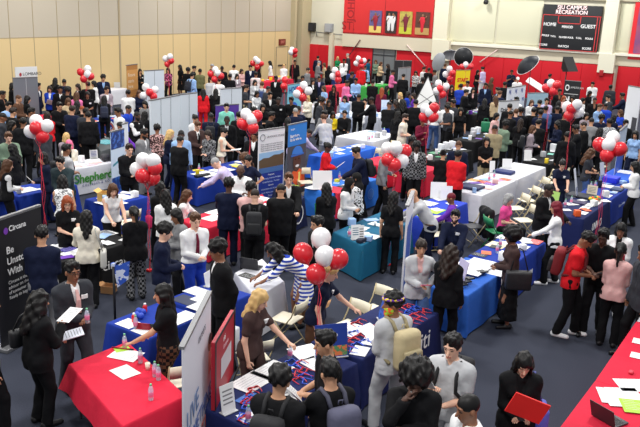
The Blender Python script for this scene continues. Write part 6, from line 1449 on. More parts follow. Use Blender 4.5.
shoulder_bag((86, 211), 1, 'pale shoulder bag over the cream jumper', (206, 204, 196), (.26, .1, .32), .5); shoulder_bag((361, 180), -1, 'black handbag of the woman in the black headscarf', (30, 28, 30), (.32, .12, .28), .42)
shoulder_bag((7, 160), -1, 'black tote of the woman with the black vest', (26, 26, 30), (.36, .12, .34), .5); shoulder_bag((38, 292), -1, 'black handbag of the woman in the black suit', (22, 22, 26), (.3, .12, .22), .3)
shoulder_bag((235, 131), -1, 'black bag by the cream sleeveless top', (28, 28, 32), (.34, .12, .3), .5)
held((38, 292), 1, 'document', 'paper', 'white document held up by the woman in the black suit', (.21, .29, .003), 'white', 20, 20)
held((38, 292), -1, 'magazine', 'paper', 'folded white magazine at the waist of the black suit woman', (.22, .30, .01), (222, 226, 236), 10, -20)
held((525, 351), -1, 'document_folder', 'folder', 'bright red folder held by the woman in the aisle', (.40, .27, .02), (232, 40, 36), 80, 20, (-.06, .10, .14), False)
held((525, 351), 1, 'mobile_phone', 'phone', 'black phone held beside the red folder', (.07, .14, .01), (20, 20, 24), 15, 0, (.06, .04, .03), False)
held((454, 334), 1, 'pamphlet', 'paper', 'white pamphlet held by the tall man in the grey tee', (.19, .30, .006), 'white', 60, -14, (.08, .07, .06))
shoulder_bag((525, 351), -1, 'blue violet bag hanging at the hip of the woman with the folder', (84, 92, 190), (.3, .14, .34), .5)
backpack((454, 334), 'black backpack with wide straps over the grey tee', (28, 28, 32))
held((327, 331), 1, 'paper_sheet', 'paper', 'printed sheet read by the man at the navy table', (.22, .30, .003), 'white', 45, 0)
held((331, 361), -1, 'paper_sheet', 'paper', 'printed sheet of the student with the grey purple backpack', (.22, .30, .003), 'white', 30, 15)
held((394, 294), -1, 'paper_sheet', 'paper', 'blank white sheet of the student with the beige backpack', (.26, .34, .004), 'white', 15, 10, line=False)
held((419, 244), 1, 'mobile_phone', 'phone', 'pink phone held by the woman in the cream jacket', (.08, .15, .012), (214, 96, 130), 25, 60, (0, .03, .03), False)
held((334, 144), 1, 'document', 'paper', 'white list held by the woman in red', (.22, .3, .004), 'white', 40, 0)
held((235, 131), 1, 'paper_sheet', 'paper', 'white sheet held by the woman in the cream top', (.24, .3, .003), 'white', 8, 0)
held((330, 184), -1, 'document_folder', 'folder', 'green folder under the arm of the woman in black', (.24, .32, .015), (40, 150, 90), 80, 0, (-.08, -.02, -.05), False)
held((49, 86), 1, 'paper_sheet', 'paper', 'white sheets held over the royal blue jacket', (.3, .3, .004), 'white', 45, 20, line=False)
held((257, 91), 1, 'paper_sheet', 'paper', 'white board held before the white vest', (.36, .36, .01), 'white', 50, 0, line=False)
held((648, 246), -1, 'paper_sheet', 'paper', 'crumpled white paper hanging at the right edge', (.22, .3, .004), (214, 214, 222), -60, 10, (0, 0, -.05), False)
held((622, 223), 1, 'document_folder', 'folder', 'red pink folder between the two women at the right', (.25, .32, .01), (226, 60, 80), 60, 0, (0, .05, 0), False)
held((32, 150), 1, 'paper_sheet', 'paper', 'white sheet held against the navy jacket with purple strap', (.24, .2, .004), 'white', 50, 0, line=False)
held((591, 232), 1, 'mobile_phone', 'phone', 'dark phone in the hands of the red tee wearer', (.07, .14, .01), (24, 24, 30), 20, 0, (0, .03, .03), False)
held((512, 70), 1, 'photo_camera', 'camera', 'black camera raised by the photographer', (.16, .12, .12), (22, 22, 24), 90, 0, (-.06, .04, 0), False)
# water bottles in hands
for who, s_, lab in (((72, 262), 1, 'water bottle in the hands of the man in the dark grey suit'), ((86, 211), -1, 'white bottle raised at the black table')):
    o = bottle(0, 300, lab); o.location = hand(who, s_, (0, .03, -.03)); 
# white shopping bag of the tall man, pink bag, cardboard boxes
o = hand((219, 241), -1, (0, 0, -.06)); r = thing('shopping_bag', 'white carrier bag in the hand of the tall man in black', 'bag', o); mb = MB(); mb.box((-.15, -.07, -.48), (.15, .07, -.12), bev=.03); mb.build('bag_body', mat((214, 216, 224), .6, bump=.5), r)
mb = MB(); mb.tube([(-.1, 0, -.14), (-.02, 0, .0), (.02, 0, .0), (.1, 0, -.14)], .008, 5); mb.build('bag_handle', mat('white', .6), r)
def carton(px, py, label, size, z=0.0, col=(176, 130, 86), ang=20):
    p = att(px, py, z, .2); r = thing('cardboard_box', label, 'box', (p.x, p.y, z + .001), radians(ang)); a, b, h_ = size; t = .012; mb = MB()
    mb.box((-a, -b, 0), (a, b, t)); mb.box((-a, -b, t), (-a + t, b, h_)); mb.box((a - t, -b, t), (a, b, h_)); mb.box((-a + t, -b, t), (a - t, -b + t, h_)); mb.box((-a + t, b - t, t), (a - t, b, h_)); mb.build('carton', mat(col, .8), r)
    for s in (-1, 1):
        mb = MB(); mb.add([(s * a, -b, h_), (s * a, b, h_), (s * (a + .09), b, h_ + .06), (s * (a + .09), -b, h_ + .06)], [(0, 1, 2, 3)]); mb.build('flap', mat(tuple(int(v * 1.1) for v in col), .8), r)
carton(312, 318, 'open cardboard box with red ribbon under the biggest balloons', (.22, .18, .26)); carton(109, 292, 'small cardboard box under the lettered black table', (.12, .1, .14)); carton(88, 205, 'brown display box on the black table by the white sleeveless top', (.16, .14, .2), TZ + .006, (200, 160, 90))
for px, py, lab, c_, sz in ((58, 127, 'yellow bag on the floor near the red cloth', (236, 208, 40), (.3, .2, .3)), (150, 228, 'hot pink bag beside the black cloth', (226, 50, 110), (.26, .12, .32)), (479, 130, 'green bag standing on the black display table', (20, 120, 80), (.34, .24, .4)),
                       (452, 104, 'yellow bag in front of the black jacket', (236, 214, 40), (.3, .14, .3)), (352, 86, 'red bag left of the green table', (190, 24, 40), (.3, .2, .3))):
    z = TZ + .006 if py == 130 else 0; p = att(px, py, z, .2); r = thing('tote_bag', lab, 'bag', (p.x, p.y, z + .001), .4); a, b, h_ = sz; mb = MB(); mb.box((-a / 2, -b / 2, 0), (a / 2, b / 2, h_), bev=.05); mb.build('bag_body', mat(c_, .6, bump=.5), r)
    mb = MB()
    for s in (-1, 1): mb.tube([(-a * .25, s * b * .3, h_ - .02), (-a * .2, s * b * .2, h_ + .12), (a * .2, s * b * .2, h_ + .12), (a * .25, s * b * .3, h_ - .02)], .01, 5)
    mb.build('bag_handle', mat(c_, .6), r)
# coat over the dark chair
p = at(474, 226, .45); r = thing('black_coat', 'black coat draped over a chair below the white cloth', 'coat', (p.x, p.y, 0), rzface(p, 300)); V_, Q_ = sdf_arrays([cap((-.17, -.30, .80), (.17, -.30, .80), .065), cap((-.2, -.33, .30), (.2, -.33, .30), .07, .07, .1), cap((-.17, -.31, .80), (-.22, -.34, .2), .07, .08, .1), cap((.17, -.31, .80), (.22, -.34, .2), .07, .08, .1), cap((0, -.31, .8), (0, -.33, .2), .07, .07, .15)], .018, wob=(.012, 22)); link('coat_fabric', np_mesh('coat', V_, Q_), r, [mat('black', .9, bump=.4)])

# ------------------------------------------------------------------ things on the tables
for px, py, lab in ((125, 348, 'water bottle at the far corner of the near red table'), (144, 362, 'water bottle by the cream paper cup'), (157, 376, 'left one of the paired water bottles on the red table'), (162, 379, 'right one of the paired water bottles on the red table'), (151, 400, 'water bottle nearest the front of the red table'),
                    (285.5, 357, 'water bottle beside the blonde woman on the navy table'), (247, 424, 'water bottle at the front edge of the navy table'), (318, 345, 'water bottle on the navy table behind the reader'), (121, 335, 'water bottle at the blue table corner post'),
                    (199, 171, 'water bottle at the left end of the blue and white table'), (363, 142, 'left bottle on the white cloth'), (372, 139, 'second bottle on the white cloth'), (384, 133, 'third bottle on the white cloth'), (500, 247, 'bottle on the light blue table'),
                    (497, 253, 'bottle in front of the big curly hair'), (341, 238, 'bottle on the teal table'), (565, 207, 'bottle left of the sample trays'), (571, 204, 'second bottle left of the sample trays'), (590, 189, 'bottle at the middle of the navy cloth'), (595, 188, 'bottle next to the middle one on the navy cloth'),
                    (328, 181, 'bottle on the sky blue table'), (333, 178, 'second bottle on the sky blue table'), (489, 181, 'bottle on the white cloth beside the folded bags'), (494, 178, 'taller bottle on the white cloth'), (525, 234, 'bottle by the lime sheet stand'), (530, 232, 'bottle near the pink tee')): bottle(px, py, lab)
cup(149, 369.5, 'cream paper cup on the near red table'); cup(349, 236, 'white cup left on the teal table', 'white'); cup(375, 226, 'white cup in the middle of the teal table', 'white'); cup(381, 222, 'white cup at the right of the teal table', 'white'); cup(574, 215, 'brown cup on the dark navy cloth', 'brown', r0=.04)
paper(126, 355, 'printed sheet near the far corner of the red table', .30, .40, 100, lines=8); paper(125, 372, 'white card with small icons on the red table', .26, .33, 75, lines=3)
mb = MB(); p = att(137, 360, TZ + .008); q = att(146, 357, TZ + .008); mb.tube([p, q], .006, 6); tag(mb.build('pen', mat('black', .4)), 'black pen beside the printed sheet on the red table', 'pen')
paper(134, 334, 'white sheet under the small red bottles', .3, .25, 84); paper(113, 330, 'white flyer at the blue table corner', .26, .3, 84); paper(186, 300, 'dark picture flyer on the blue table', .3, .4, 84, (60, 66, 90), lines=0); paper(196, 291, 'white flyer beside the dark picture', .3, .4, 84)
paper(181, 318, 'white flyer at the near side of the blue table', .5, .3, 84); paper(192, 310, 'second white flyer at the near side of the blue table', .4, .3, 84); paper(203, 299, 'third flyer by the tall man in black', .3, .3, 84); stand(203, 283, 'folded white card standing at the tall man\'s elbow', 60, .24, .24); paper(146, 343, 'lime green note on the blue table', .2, .14, 60, 'lime', lines=0)
for i, (x, y) in enumerate(((126, 339), (129, 337), (132, 335), (136, 333), (139, 331), (143, 329))):
    p, k = lift(x, y, TZ + .006, .016); r = thing('pen', 'dark red giveaway pen in the row on the blue table', 'pen', (p.x, p.y, k + .008), 0, 'dark red pens'); mb = MB(); mb.tube([(-.14, -.05, 0), (.14, .05, 0)], .011, 6); mb.build('barrel', mat((150, 20, 40), .4), r); mb = MB(); mb.tube([(.10, .036, 0), (.15, .054, 0)], .012, 6); mb.build('pen_cap', mat('black', .4), r)
for i, (x, y, c_) in enumerate(((134, 322, 'red'), (145, 312, 'red'), (141, 319, 'blue'), (137, 318, 'blue'), (139, 314, 'blue'), (143, 315, 'blue'))):
    p = att(x, y, TZ); r = thing('giveaway_bottle' if c_ == 'red' else 'stress_ball', '%s on the blue table, %s' % ('small red bottle' if c_ == 'red' else 'small blue ball', ('left one', 'right one', 'front of the pile', 'left of the pile', 'middle of the pile', 'right of the pile')[i]), 'giveaway', (p.x, p.y, TZ + .001)); mb = MB()
    if c_ == 'red': mb.lathe([(.03, 0), (.034, .01), (.034, .09), (.02, .12)], 12); mb.build('bottle_body', mat('red', .4), r); mb = MB(); mb.lathe([(.02, .118), (.02, .14), (.01, .145)], 10); mb.build('bottle_cap', mat('white', .4), r)
    else: mb.lathe([(.05 * sin(t * pi / 8) + .001, .05 - .05 * cos(t * pi / 8)) for t in range(9)], 14); mb.build('ball', mat('royal', .45), r)
# blue flag on a black stand at the blue table
p = at(116, 345, 0); r = thing('flag_stand', 'black stand with a small blue flag at the blue table end', 'flag stand', (p.x, p.y, 0)); mb = MB(); mb.tube([(0, 0, .01), (0, 0, 1.35)], .02, 8); mb.lathe([(.14, 0), (.14, .02), (.02, .03)], 14); mb.build('pole', mat('black', .5), r)
mb = MB(); mb.add([(.0, .0, 1.33), (.22, .12, 1.42), (.20, .10, 1.12), (.05, .02, .98), (.0, .01, 1.33), (.22, .13, 1.42), (.20, .11, 1.12), (.05, .03, .98)], [(0, 1, 2, 3), (7, 6, 5, 4)]); mb.box((-.03, -.03, 1.33), (.03, .03, 1.38)); mb.build('flag_cloth', mat((44, 84, 180), .6, 'spots', (200, 210, 230), 9.0), r)
# navy tables: papers and rows of sunglasses
for a in ((249, 381, 'big white sheet by the red sign', .5, .36, 84), (269, 369, 'big white sheet right of the first one by the red sign', .5, .36, 84), (306, 352, 'printed sheet on the navy table behind the curly head', .4, .4, 60), (316, 364, 'printed sheet in front of the reader', .3, .4, 70),
          (337, 325, 'white poster sheet before the ponytail woman', .45, .4, 84), (375, 341, 'white sheet in the hand area of the beige backpack', .34, .34, 100), (363, 352, 'small photo leaflet at the front table corner', .3, .22, 100)): paper(a[0], a[1], a[2], a[3], a[4], a[5])
paper(257, 402, 'square blue picture card on the navy table', .3, .45, 84, (60, 110, 190), lines=0); stand(229, 412, 'leaning white name card at the front of the navy table', 40, .2, .34, deco='grey'); paper(250, 417, 'white leaflet at the bottom of the navy table', .26, .2, 60, lines=2)
SG = {}
def sunglasses(px, py, col, ang):
    o = SG.get(col)
    if o is None:
        o = SG[col] = empty('sunglasses'); m_ = mat((222, 50, 60) if col == 'r' else (40, 90, 220), .3)
        mb = MB()
        for s in (-1, 1): mb.tube([(s * .042 + .032 * cos(t * pi / 5), 0, .03 + .022 * sin(t * pi / 5)) for t in range(11)], .007, 5, False)
        mb.box((-.012, -.006, .03), (.012, .006, .042)); mb.build('frame', m_, o)
        for s in (-1, 1): mb = MB(); mb.tube([(s * .074, 0, .035), (s * .07, -.09, .02), (s * .06, -.12, .008)], .006, 5); mb.build('temple', m_, o)
        for s in (-1, 1):
            mb = MB(); mb.lathe([(.001, -.002), (.028, -.002), (.028, .002), (.001, .002)], 12, Matrix.Translation((s * .042, 0, .03)) @ Matrix.Rotation(pi / 2, 4, 'X')); mb.build('lens', mat((30, 24, 36), .2), o)
    else: o = copy_tree(o)
    p = att(px, py, TZ); o.location = (p.x, p.y, TZ + .003); o.rotation_euler.z = radians(ang); o.scale = (1.0, 1.0, .6)
    tag(o, '%s plastic giveaway sunglasses lying in rows on the navy cloths' % ('red' if col == 'r' else 'blue'), 'sunglasses', 'red giveaway sunglasses' if col == 'r' else 'blue giveaway sunglasses')
for px, py, c_ in ((352, 323, 'r'), (356, 321, 'r'), (386, 311, 'r'), (392, 313, 'r'), (398, 310, 'r'), (404, 307, 'r'), (410, 305, 'r'), (411, 316, 'r'), (417, 314, 'r'), (423, 311, 'r'), (428, 309, 'r'), (413, 322, 'r'), (419, 319, 'r'), (405, 313, 'b'), (409, 311, 'b'), (415, 308, 'b'), (402, 318, 'b'), (420, 305, 'b'),
                   (357, 337, 'r'), (362, 334, 'r'), (367, 331, 'r'), (372, 328, 'r'), (377, 326, 'r'), (351, 340, 'r'), (358, 330, 'b'), (363, 328, 'b'), (368, 340, 'b'), (362, 342, 'b'), (354, 345, 'b'), (347, 341, 'r'), (352, 333, 'b'), (372, 336, 'b'), (345, 349, 'r'), (350, 351, 'b'),
                   (292, 367, 'b'), (296, 364, 'b'), (290, 372, 'r'), (295, 375, 'r'), (301, 371, 'r'), (299, 363, 'r'), (302, 376, 'b'), (306, 373, 'r'), (289, 362, 'b'), (249, 394, 'r'), (247, 399, 'b'), (244, 402, 'r'), (249, 402, 'r'), (253, 389, 'r'), (243, 407, 'b'), (249, 408, 'b'), (235, 420, 'b'), (239, 421, 'r'), (231, 424, 'b'), (238, 426, 'b'), (297, 380, 'r'), (303, 382, 'b')): sunglasses(px, py, c_, (px * 37) % 60 + 60)
def desk_poster(px, py, label, face, wd, h_, col, deco, hdr=None):
    p = att(px, py, TZ); r = thing('tabletop_poster', label, 'sign', (p.x, p.y, TZ + .008), rzface(p, face)); R = Matrix.Rotation(radians(12), 4, 'X'); mb = MB(); mb.box((-wd / 2, -.006, .004), (wd / 2, .006, h_), R); mb.build('poster_board', mat(col, .4), r)
    mb = MB(); mb.box((-wd / 2, -.09, 0), (wd / 2, .03, .01)); mb.build('poster_foot', mat('lgrey', .3), r)
    mb = MB(); mb.box((-wd * .48, .006, h_ * .05), (wd * .48, .008, h_ * .35), R); mb.build('printed_picture', mat(deco[0], .5, 'spots', deco[1], 12.0), r)
    if hdr: text(hdr, h_ * .2, R @ frame(Vector((0, .0085, h_ * .68)), Vector((-1, 0, 0)), Vector((0, 0, 1)), Vector((0, 1, 0))), mat('white', .5), r, ex=.001)
desk_poster(339, 354, 'navy tabletop poster with orange and green picture at the front table', 20, .46, .46, (30, 60, 150), ((220, 120, 70), (90, 140, 90)), 'hello')
desk_poster(381, 322, 'blue acrylic sign on the navy table by the coloured mask', -70, .3, .4, (50, 90, 190), ((70, 120, 220), (40, 80, 180)))
desk_poster(459, 282, 'pinkish printed card standing on the light blue table', -60, .3, .4, (216, 206, 226), ((200, 180, 210), (150, 150, 190)))
# black shapes on the light blue table, papers
for i, (x, y) in enumerate(((460, 285), (463, 283), (466, 281), (463, 288), (467, 286), (470, 284), (476, 271), (480, 273), (484, 275), (487, 268))):
    p, k = lift(x, y, TZ + .006, .02); r = thing('sunglasses_case', 'small black case lying in rows on the light blue table', 'case', (p.x, p.y, k), radians(60), 'black cases on the light blue table'); mb = MB(); mb.box((-.08, -.035, 0), (.08, .035, .03), bev=.012); mb.build('case_body', mat((20, 20, 26), .4), r)
for a in ((470, 270, 'white map sheet covering the light blue table', .7, .6), (487, 262, 'white leaflet by the big curly hair', .3, .3), (478, 255, 'dark tablet lying behind the white sheet', .2, .28), (497, 245, 'cream folder at the start of the strong blue cloth', .4, .36), (507, 238, 'white leaflet behind the pink tee', .3, .4), (526, 240, 'yellow flyer on the strong blue cloth', .26, .3),
          (532, 236, 'white plate-like flyer on the strong blue cloth', .3, .2), (541, 243, 'salmon flyer at the end of the strong blue cloth', .34, .24), (521, 247, 'small white flyer near the long skirt', .3, .3)): paper(*a, col={'dark': (40, 42, 48), 'yell': (232, 220, 110), 'salm': (236, 110, 110), 'crea': (226, 214, 180)}.get(a[2][:4], 'white'))
stand(528, 222, 'tall lime and white stand on the strong blue cloth', -30, .2, .5, (170, 210, 110)); stand(590, 196, 'cream printed card standing among the samples', -10, .26, .26, (226, 214, 190), deco='grey')
desk_poster(570, 196, 'tall edge-on white display by the woman with glasses', 80, .2, .75, (206, 210, 220), ((150, 160, 190), (90, 100, 140))); desk_poster(598, 181, 'pale tall display by the woman with curly hair', 60, .2, .55, (200, 206, 216), ((150, 160, 190), (120, 140, 170)))
for a in ((590, 205, 'white sheet behind the fruit row', .34, .2), (596, 203, 'white sheet right behind the fruit row', .34, .2), (585, 208, 'white sheet in the middle of the dark cloth', .34, .2), (583, 213, 'white sheet nearest the dark cloth edge', .3, .2), (606, 186, 'large white sheet on the far dark cloth', .4, .36), (613, 197, 'white slip right on the blue cloth', .4, .14), (619, 193, 'white slip at the end of the blue cloth', .34, .14), (590, 176, 'pale folder by the display', .3, .2)): paper(*a)
for x, y, lab, sz, c_ in ((583, 196, 'black padded folder on the dark navy cloth', (.5, .7, .05), (28, 32, 48)), (578, 203, 'tray of mixed samples on the dark navy cloth', (.3, .4, .04), (60, 50, 90)), (611, 182, 'bright blue bag at the blue cloth', (.45, .4, .16), (30, 50, 220)), (471, 188, 'black and blue folded bag at the end of the white cloth', (.5, .6, .07), (30, 38, 80)), (504, 173, 'black and blue folded bag in the middle of the white cloth', (.4, .55, .08), (26, 40, 100)), (617, 190, 'pile of dark cables at the blue cloth', (.4, .3, .05), (40, 60, 100))):
    lump(x, y, lab, 'folded_bag' if 'bag' in lab else 'sample_tray' if 'tray' in lab else 'padded_folder' if 'folder' in lab else 'cable_pile', 'bag' if 'bag' in lab else 'tray' if 'tray' in lab else 'folder' if 'folder' in lab else 'cables', sz, c_)
for i in range(9):
    x, y = 590 + i * 1.25, 200.5 + (i % 2) * 2.2 - i * .2; p = att(x, y, TZ); c_ = ('yellow', 'green', 'orange')[i % 3]; r = thing('toy_fruit', '%s ball in the coloured row on the dark cloth' % c_, 'giveaway', (p.x, p.y, TZ + .007), 0, c_ + ' balls in the coloured row'); mb = MB(); mb.lathe([(.045 * sin(t * pi / 7) + .001, .045 - .045 * cos(t * pi / 7)) for t in range(8)], 12); mb.build('ball', mat(c_, .5), r)
for a in ((474, 180, 'orange leaflet on the white cloth', .24, .34, 84, (226, 160, 70)), (484, 182, 'red leaflet on the white cloth', .3, .3, 60, (200, 70, 60)), (490, 184, 'purple leaflet on the white cloth', .24, .3, 84, (140, 90, 180)), (480, 190, 'pale leaflet at the near edge of the white cloth', .3, .3, 84, (210, 220, 236)), (498, 180, 'pink leaflet on the white cloth', .26, .26, 70, (226, 150, 190))): paper(*a)
stand(507, 168, 'white cards leaning on the white cloth', 20, .3, .28); stand(523, 161, 'white tent card at the far white cloth', 20, .24, .34); stand(489, 172, 'white tall card before the black polo', 20, .16, .34)
paper(429, 203, 'white sheet on the blue table with the lime sheet', .3, .4); paper(436, 211, 'lime green sheet before the woman in purple', .5, .3, 84, 'lime', lines=0); paper(422, 209, 'white sheet by the bald man', .3, .3); stand(443, 196, 'left white leaning sheet on the blue table', 10, .4, .4); stand(452, 197, 'right white leaning sheet on the blue table', 10, .3, .34)
for a in ((370, 236, 'white sheet in the front of the teal table', .3, .4), (385, 226, 'white leaflet at the middle of the teal table', .26, .3), (374, 224, 'folded leaflet at the back of the teal table', .22, .22), (364, 228, 'small leaflet by the brochure holders', .2, .2), (394, 222, 'pale leaflet near the woman in black', .3, .2)): paper(*a)
stand(352, 240, 'white brochure holder at the teal table corner', 20, .2, .3, deco='teal'); stand(357, 243, 'tall white leaflet box at the teal table corner', 20, .12, .34, deco='black'); lump(361, 244, 'dark pouch at the teal table edge', 'small_pouch', 'pouch', (.24, .12, .08), (34, 40, 60))
for a in ((352, 180, 'white sheet on the sky blue table', .5, .3), (340, 178, 'dark leaflet on the sky blue table', .3, .26), (359, 174, 'white leaflet at the far sky blue table', .3, .3), (345, 186, 'blue white leaflet at the near sky blue edge', .3, .24)): paper(*a, col=(40, 50, 90) if 'dark' in a[2] else 'white')
lump(337, 182, 'yellow sample box on the sky blue table', 'sample_box', 'box', (.12, .12, .08), (220, 210, 60)); stand(320, 190, 'white tall notice on the red cloth end of the sky blue table', 10, .5, .48)
for a in ((306, 187, 'white sheet on the very dark navy cloth', .5, .3), (311, 182, 'cream sheet on the very dark navy cloth', .4, .3), (272, 199, 'white sheets before the broad black back', .5, .4), (285, 196, 'purple leaflet by the campus banner foot', .26, .26), (213, 218, 'white sheet on the red cloth', .45, .35), (219, 211, 'white sheet at the back of the red cloth', .4, .26), (207, 205, 'white booklet at the seated woman', .4, .3),
          (247, 276, 'smartphone-like tablet on the white cloth', .2, .3), (267, 278, 'white sheet on the white cloth', .3, .3), (206, 174, 'white sheet on the blue and white table', .6, .6), (222, 170, 'second white sheet on the blue and white table', .6, .5), (236, 165, 'yellow green sheet near the seated pair', .3, .3)): paper(*a, col=(60, 60, 56) if 'phone' in a[2] else (226, 226, 130) if 'yellow' in a[2] else 'white')
lump(205, 178, 'dark sunglasses pouch on the blue and white table', 'small_pouch', 'pouch', (.3, .14, .06), (24, 24, 30)); lump(210, 176, 'second dark pouch on the blue and white table', 'small_pouch', 'pouch', (.2, .14, .05), (24, 24, 30))
def laptop(px, py, label, face, scr=(70, 80, 120)):
    p = att(px, py, TZ); r = thing('laptop', label, 'laptop', (p.x, p.y, TZ + .008), rzface(p, face)); mb = MB(); mb.box((-.17, -.12, 0), (.17, .12, .016), bev=.005); mb.build('base', mat((60, 60, 64), .4), r)
    mb = MB()
    for i in range(5):
        for j in range(11): mb.box((-.15 + j * .0275, -.0 - .10 + i * .03 + .03, .0165), (-.127 + j * .0275, -.0 - .076 + i * .03 + .03, .019))
    mb.build('keyboard', mat((20, 20, 22), .5), r); R = Matrix.Translation((0, -.12, .012)) @ Matrix.Rotation(radians(18), 4, 'X'); mb = MB(); mb.box((-.17, -.008, 0), (.17, 0, .23), R); mb.build('lid', mat((40, 40, 44), .4), r)
    mb = MB(); mb.box((-.158, 0, .012), (.158, .001, .22), R); mb.build('screen', mat(scr, .3, emit=.8), r)
laptop(610, 420, 'black open laptop on the corner red cloth', 145, (170, 176, 210)); laptop(249, 267, 'open laptop on the white cloth beside the tall man', 160, (110, 90, 76))
for a in ((626, 392, 'white booklet behind the laptop', .4, .34, 30), (632, 386, 'second white booklet at the right edge', .4, .34, 30), (611, 396, 'black and white form left of the booklets', .3, .4, 20), (617, 399, 'printed form beneath the laptop lid side', .3, .4, 26), (634, 407, 'lime green leaflet at the right edge', .3, .34, 20), (638, 356, 'white corner of a sheet at the right edge', .2, .2, 0), (637, 341, 'white slip on the far red cloth', .12, .2, 0)): paper(*a, col='lime' if 'lime' in a[2] else 'white')
lump(631, 373, 'small red and white candy box on the red cloth', 'candy_box', 'box', (.09, .06, .03), (226, 60, 80))
for a in ((94, 224, 'white booklet stack at the black table', .5, .36), (108, 231, 'grey tray of papers on the black table', .4, .3), (66, 246, 'white flyer on the black table near the redhead', .4, .4), (72, 253, 'white flyer at the near edge of the black table', .4, .3), (60, 232, 'white leaflet left of the redhead', .4, .34), (76, 247, 'purple leaflet near the bottle', .3, .24), (100, 243, 'white leaflet under the pale bag', .3, .2), (92, 246, 'blue leaflet on the black table', .3, .2),
          (112, 203, 'white booklets on the blue cloth', .5, .6), (122, 197, 'second pile of white booklets on the blue cloth', .4, .5), (98, 166, 'pink flyer at the green lettered cloth', .3, .24), (85, 170, 'white flyer on the green lettered cloth', .3, .3), (4, 204, 'white magazine at the left edge', .5, .4), (26, 190, 'white papers at the left blue cloth', .5, .4), (106, 142, 'teal sheet on the grey cloth', .6, .7), (96, 122, 'white sheets on the seal cloth', .5, .4), (114, 116, 'white sheet in front of the seal cloth', .4, .3)): paper(*a, col={'pink f': (240, 170, 180), 'purple': (80, 70, 170), 'blue l': (60, 80, 180), 'teal s': (70, 170, 180), 'grey t': (120, 124, 130)}.get(a[2][:6], 'white'))
stand(95, 158, 'white card holder beside the round dark ornament', 10, .22, .26, deco='blue'); stand(101, 156.5, 'second white card holder beside the round dark ornament', 10, .2, .26, deco='blue'); lump(107, 161, 'round dark ornament on the green lettered cloth', 'ornament', 'ornament', (.24, .2, .22), (50, 50, 56), bev=.09)
for x, y, lab in ((441, 151, 'white box at the left of the black cloth'), (446, 149, 'white box beside the left one on the black cloth'), (452, 148, 'white tall box in the middle of the black cloth'), (472, 134, 'white board left on the display table'), (477, 133, 'white board in the middle of the display table'), (482, 131, 'dark edged board right on the display table'), (557, 149, 'white food box on the food table'), (366, 106, 'white giveaway box on the pale table'), (358, 109, 'blue box on the pale table')): lump(x, y, lab, 'display_box', 'box', (.14, .2, .24), (80, 120, 220) if 'blue' in lab else (226, 228, 232), ang=70)
for a in ((428, 152, 'green leaflet on the black cloth', .4, .3, 84, 'green'), (458, 149, 'white leaflet on the black cloth', .3, .4), (464, 147, 'blue leaflet on the black cloth', .3, .3, 84, 'blue'), (490, 110, 'green leaflet among the purple ones', .4, .3, 84, 'green'), (482, 110, 'white leaflet among the purple ones', .6, .4), (476, 112, 'purple leaflet on the far black cloth', .4, .3, 84, 'purple'), (488, 134, 'white leaflet behind the sage top', .3, .3), (561, 154, 'white napkins on the food table', .4, .3), (566, 151, 'green leaflet on the food table', .3, .3, 84, 'green'),
          (326, 148, 'white leaflet on the blue cloth before the backpack straps', .5, .4), (320, 150, 'blue leaflet on the blue cloth', .3, .3, 84, 'lblue'), (357, 146, 'white leaflet on the blue cloth near the white one', .4, .3), (625, 172, 'white leaflet on the small blue cloth', .5, .4), (330, 103, 'white goods on the far white cloth', .6, .5)): paper(*a)
for i in range(5):
    x = 113.5 + i * 2.8; y = 81 - i * .75; stand(x, y, 'white card in the row on the wall table, %s' % ('first from the left', 'second from the left', 'middle one', 'fourth from the left', 'last beside the brown banner')[i], 5, .3, .26)
lump(283, 76, 'yellow pamphlet pile by the wall door', 'pamphlet_pile', 'pamphlets', (.9, .5, .12), (226, 200, 60)); lump(273, 79, 'red pamphlet box by the wall door', 'pamphlet_box', 'box', (.5, .4, .16), (200, 40, 50))
desk_poster(378, 110, 'pale blue framed sign on the light grey cloth', 10, .36, .52, (200, 214, 236), ((180, 200, 230), (150, 180, 220)))

# loose leaflets and boxes along the busy tables
def clutter(key, phrase, n, cols, seed, box=0):
    P = TB[key][1]; d = P[1] - P[0]; e = P[3] - P[0]; rn = random.Random(seed); ORD = ('first', 'second', 'third', 'fourth', 'fifth', 'sixth', 'seventh', 'eighth', 'ninth', 'tenth')
    for i in range(n):
        q = P[0] + d * ((i + .5 + rn.uniform(-.25, .25)) / n) + e * (.22 + .5 * (i % 2) + rn.uniform(-.08, .12)); c_ = cols[rn.randrange(len(cols))]; k = TZ + .0075
        for (x, y), top in STK.items():
            if abs(x - q.x) < .3 and abs(y - q.y) < .3: k = max(k, top + .0012)
        b = box and i % box == 0
        r = thing('giveaway_box' if b else 'leaflet', '%s %s, %s from the near end of the %s' % (CN.get(c_, c_), 'box' if b else 'leaflet', ORD[i], phrase), 'box' if b else 'leaflet', (q.x, q.y, k), rn.uniform(0, 3), 'loose items along the ' + phrase)
        mb = MB(); w_, l_ = rn.uniform(.08, .13), rn.uniform(.1, .17)
        if b: mb.box((-w_ * .6, -w_ * .6, 0), (w_ * .6, w_ * .6, rn.uniform(.1, .2)), bev=.01)
        else: mb.box((-w_, -l_, 0), (w_, l_, .004)); STK[(q.x, q.y)] = k + .004
        mb.build('body', mat(c_, .5), r)
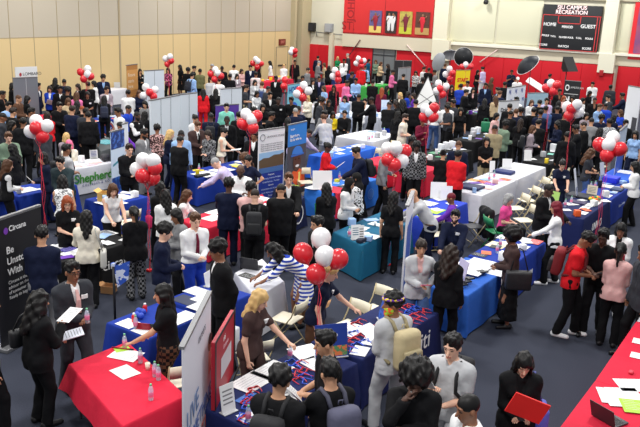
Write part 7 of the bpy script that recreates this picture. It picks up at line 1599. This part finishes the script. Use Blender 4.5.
for a in (('T27', 'cloth with white boxes', 9, ('white', 'lblue', 'green', 'lgrey'), 1, 3), ('T28', 'cloth under the display boards', 8, ('white', 'lblue', 'purple', 'lgrey'), 2, 3), ('T29', 'cloth with purple leaflets', 10, ('white', 'green', 'purple', 'white'), 3, 4), ('T30', 'food cloth', 8, ('white', 'lgrey', 'mint', 'yellow'), 4, 3),
          ('T9', 'sky blue cloth', 8, ('white', 'navy', 'yellow', 'lblue'), 5, 4), ('T12', 'white-topped blue cloth', 6, ('white', 'yellow', 'white'), 6, 3), ('T22b', 'blue cloth by the list', 8, ('white', 'white', 'lblue'), 7, 3), ('T24', 'pale giveaway cloth', 8, ('white', 'blue', 'lgrey'), 8, 2), ('T5_0', 'sample cloth', 7, ('white', 'orange', 'teal', 'white'), 9, 4),
          ('T5_1', 'balloon end cloth', 7, ('white', 'lblue', 'navy', 'white'), 10, 3), ('T4_1', 'strong blue cloth', 8, ('white', 'orange', 'lblue', 'white', 'black'), 11, 4), ('T6_0', 'white bag cloth', 7, ('orange', 'rose', 'lblue', 'purple'), 12, 4), ('T16', 'cloth behind the sleeveless top', 6, ('white', 'white', 'lblue'), 13, 4),
          ('T18', 'round seal cloth', 7, ('white', 'orange', 'lblue'), 14, 3), ('T17_0', 'left edge cloth', 5, ('white', 'white', 'rose'), 15, 3), ('T17_1', 'cloth of the backpack students', 5, ('white', 'lgrey', 'lblue'), 16, 3), ('T8', 'teal cloth', 7, ('white', 'lblue', 'white'), 17, 3), ('T7', 'lime sheet cloth', 6, ('white', 'lime', 'white'), 18, 0),
          ('T14_0', 'black banner cloth', 5, ('white', 'purple', 'white'), 19, 0), ('T14_1', 'lettered black cloth', 5, ('white', 'lblue', 'white'), 20, 0), ('T11b', 'cloth by the campus banner', 5, ('white', 'lavender', 'white'), 21, 0), ('T10', 'dark ringed cloth', 6, ('white', 'cream', 'lime'), 22, 3), ('T15', 'green lettered cloth', 6, ('white', 'rose', 'lgrey'), 23, 3),
          ('T32', 'green cloth', 6, ('white', 'yellow', 'lgrey'), 24, 2), ('T35', 'wall door cloth', 8, ('yellow', 'white', 'orange'), 25, 2), ('T34', 'far white cloth', 8, ('lgrey', 'lblue', 'rose'), 26, 2), ('T22', 'white bottle cloth', 6, ('lgrey', 'lblue', 'white'), 28, 2), ('T25', 'light grey cloth', 6, ('white', 'lblue', 'black'), 27, 2)): clutter(*a)
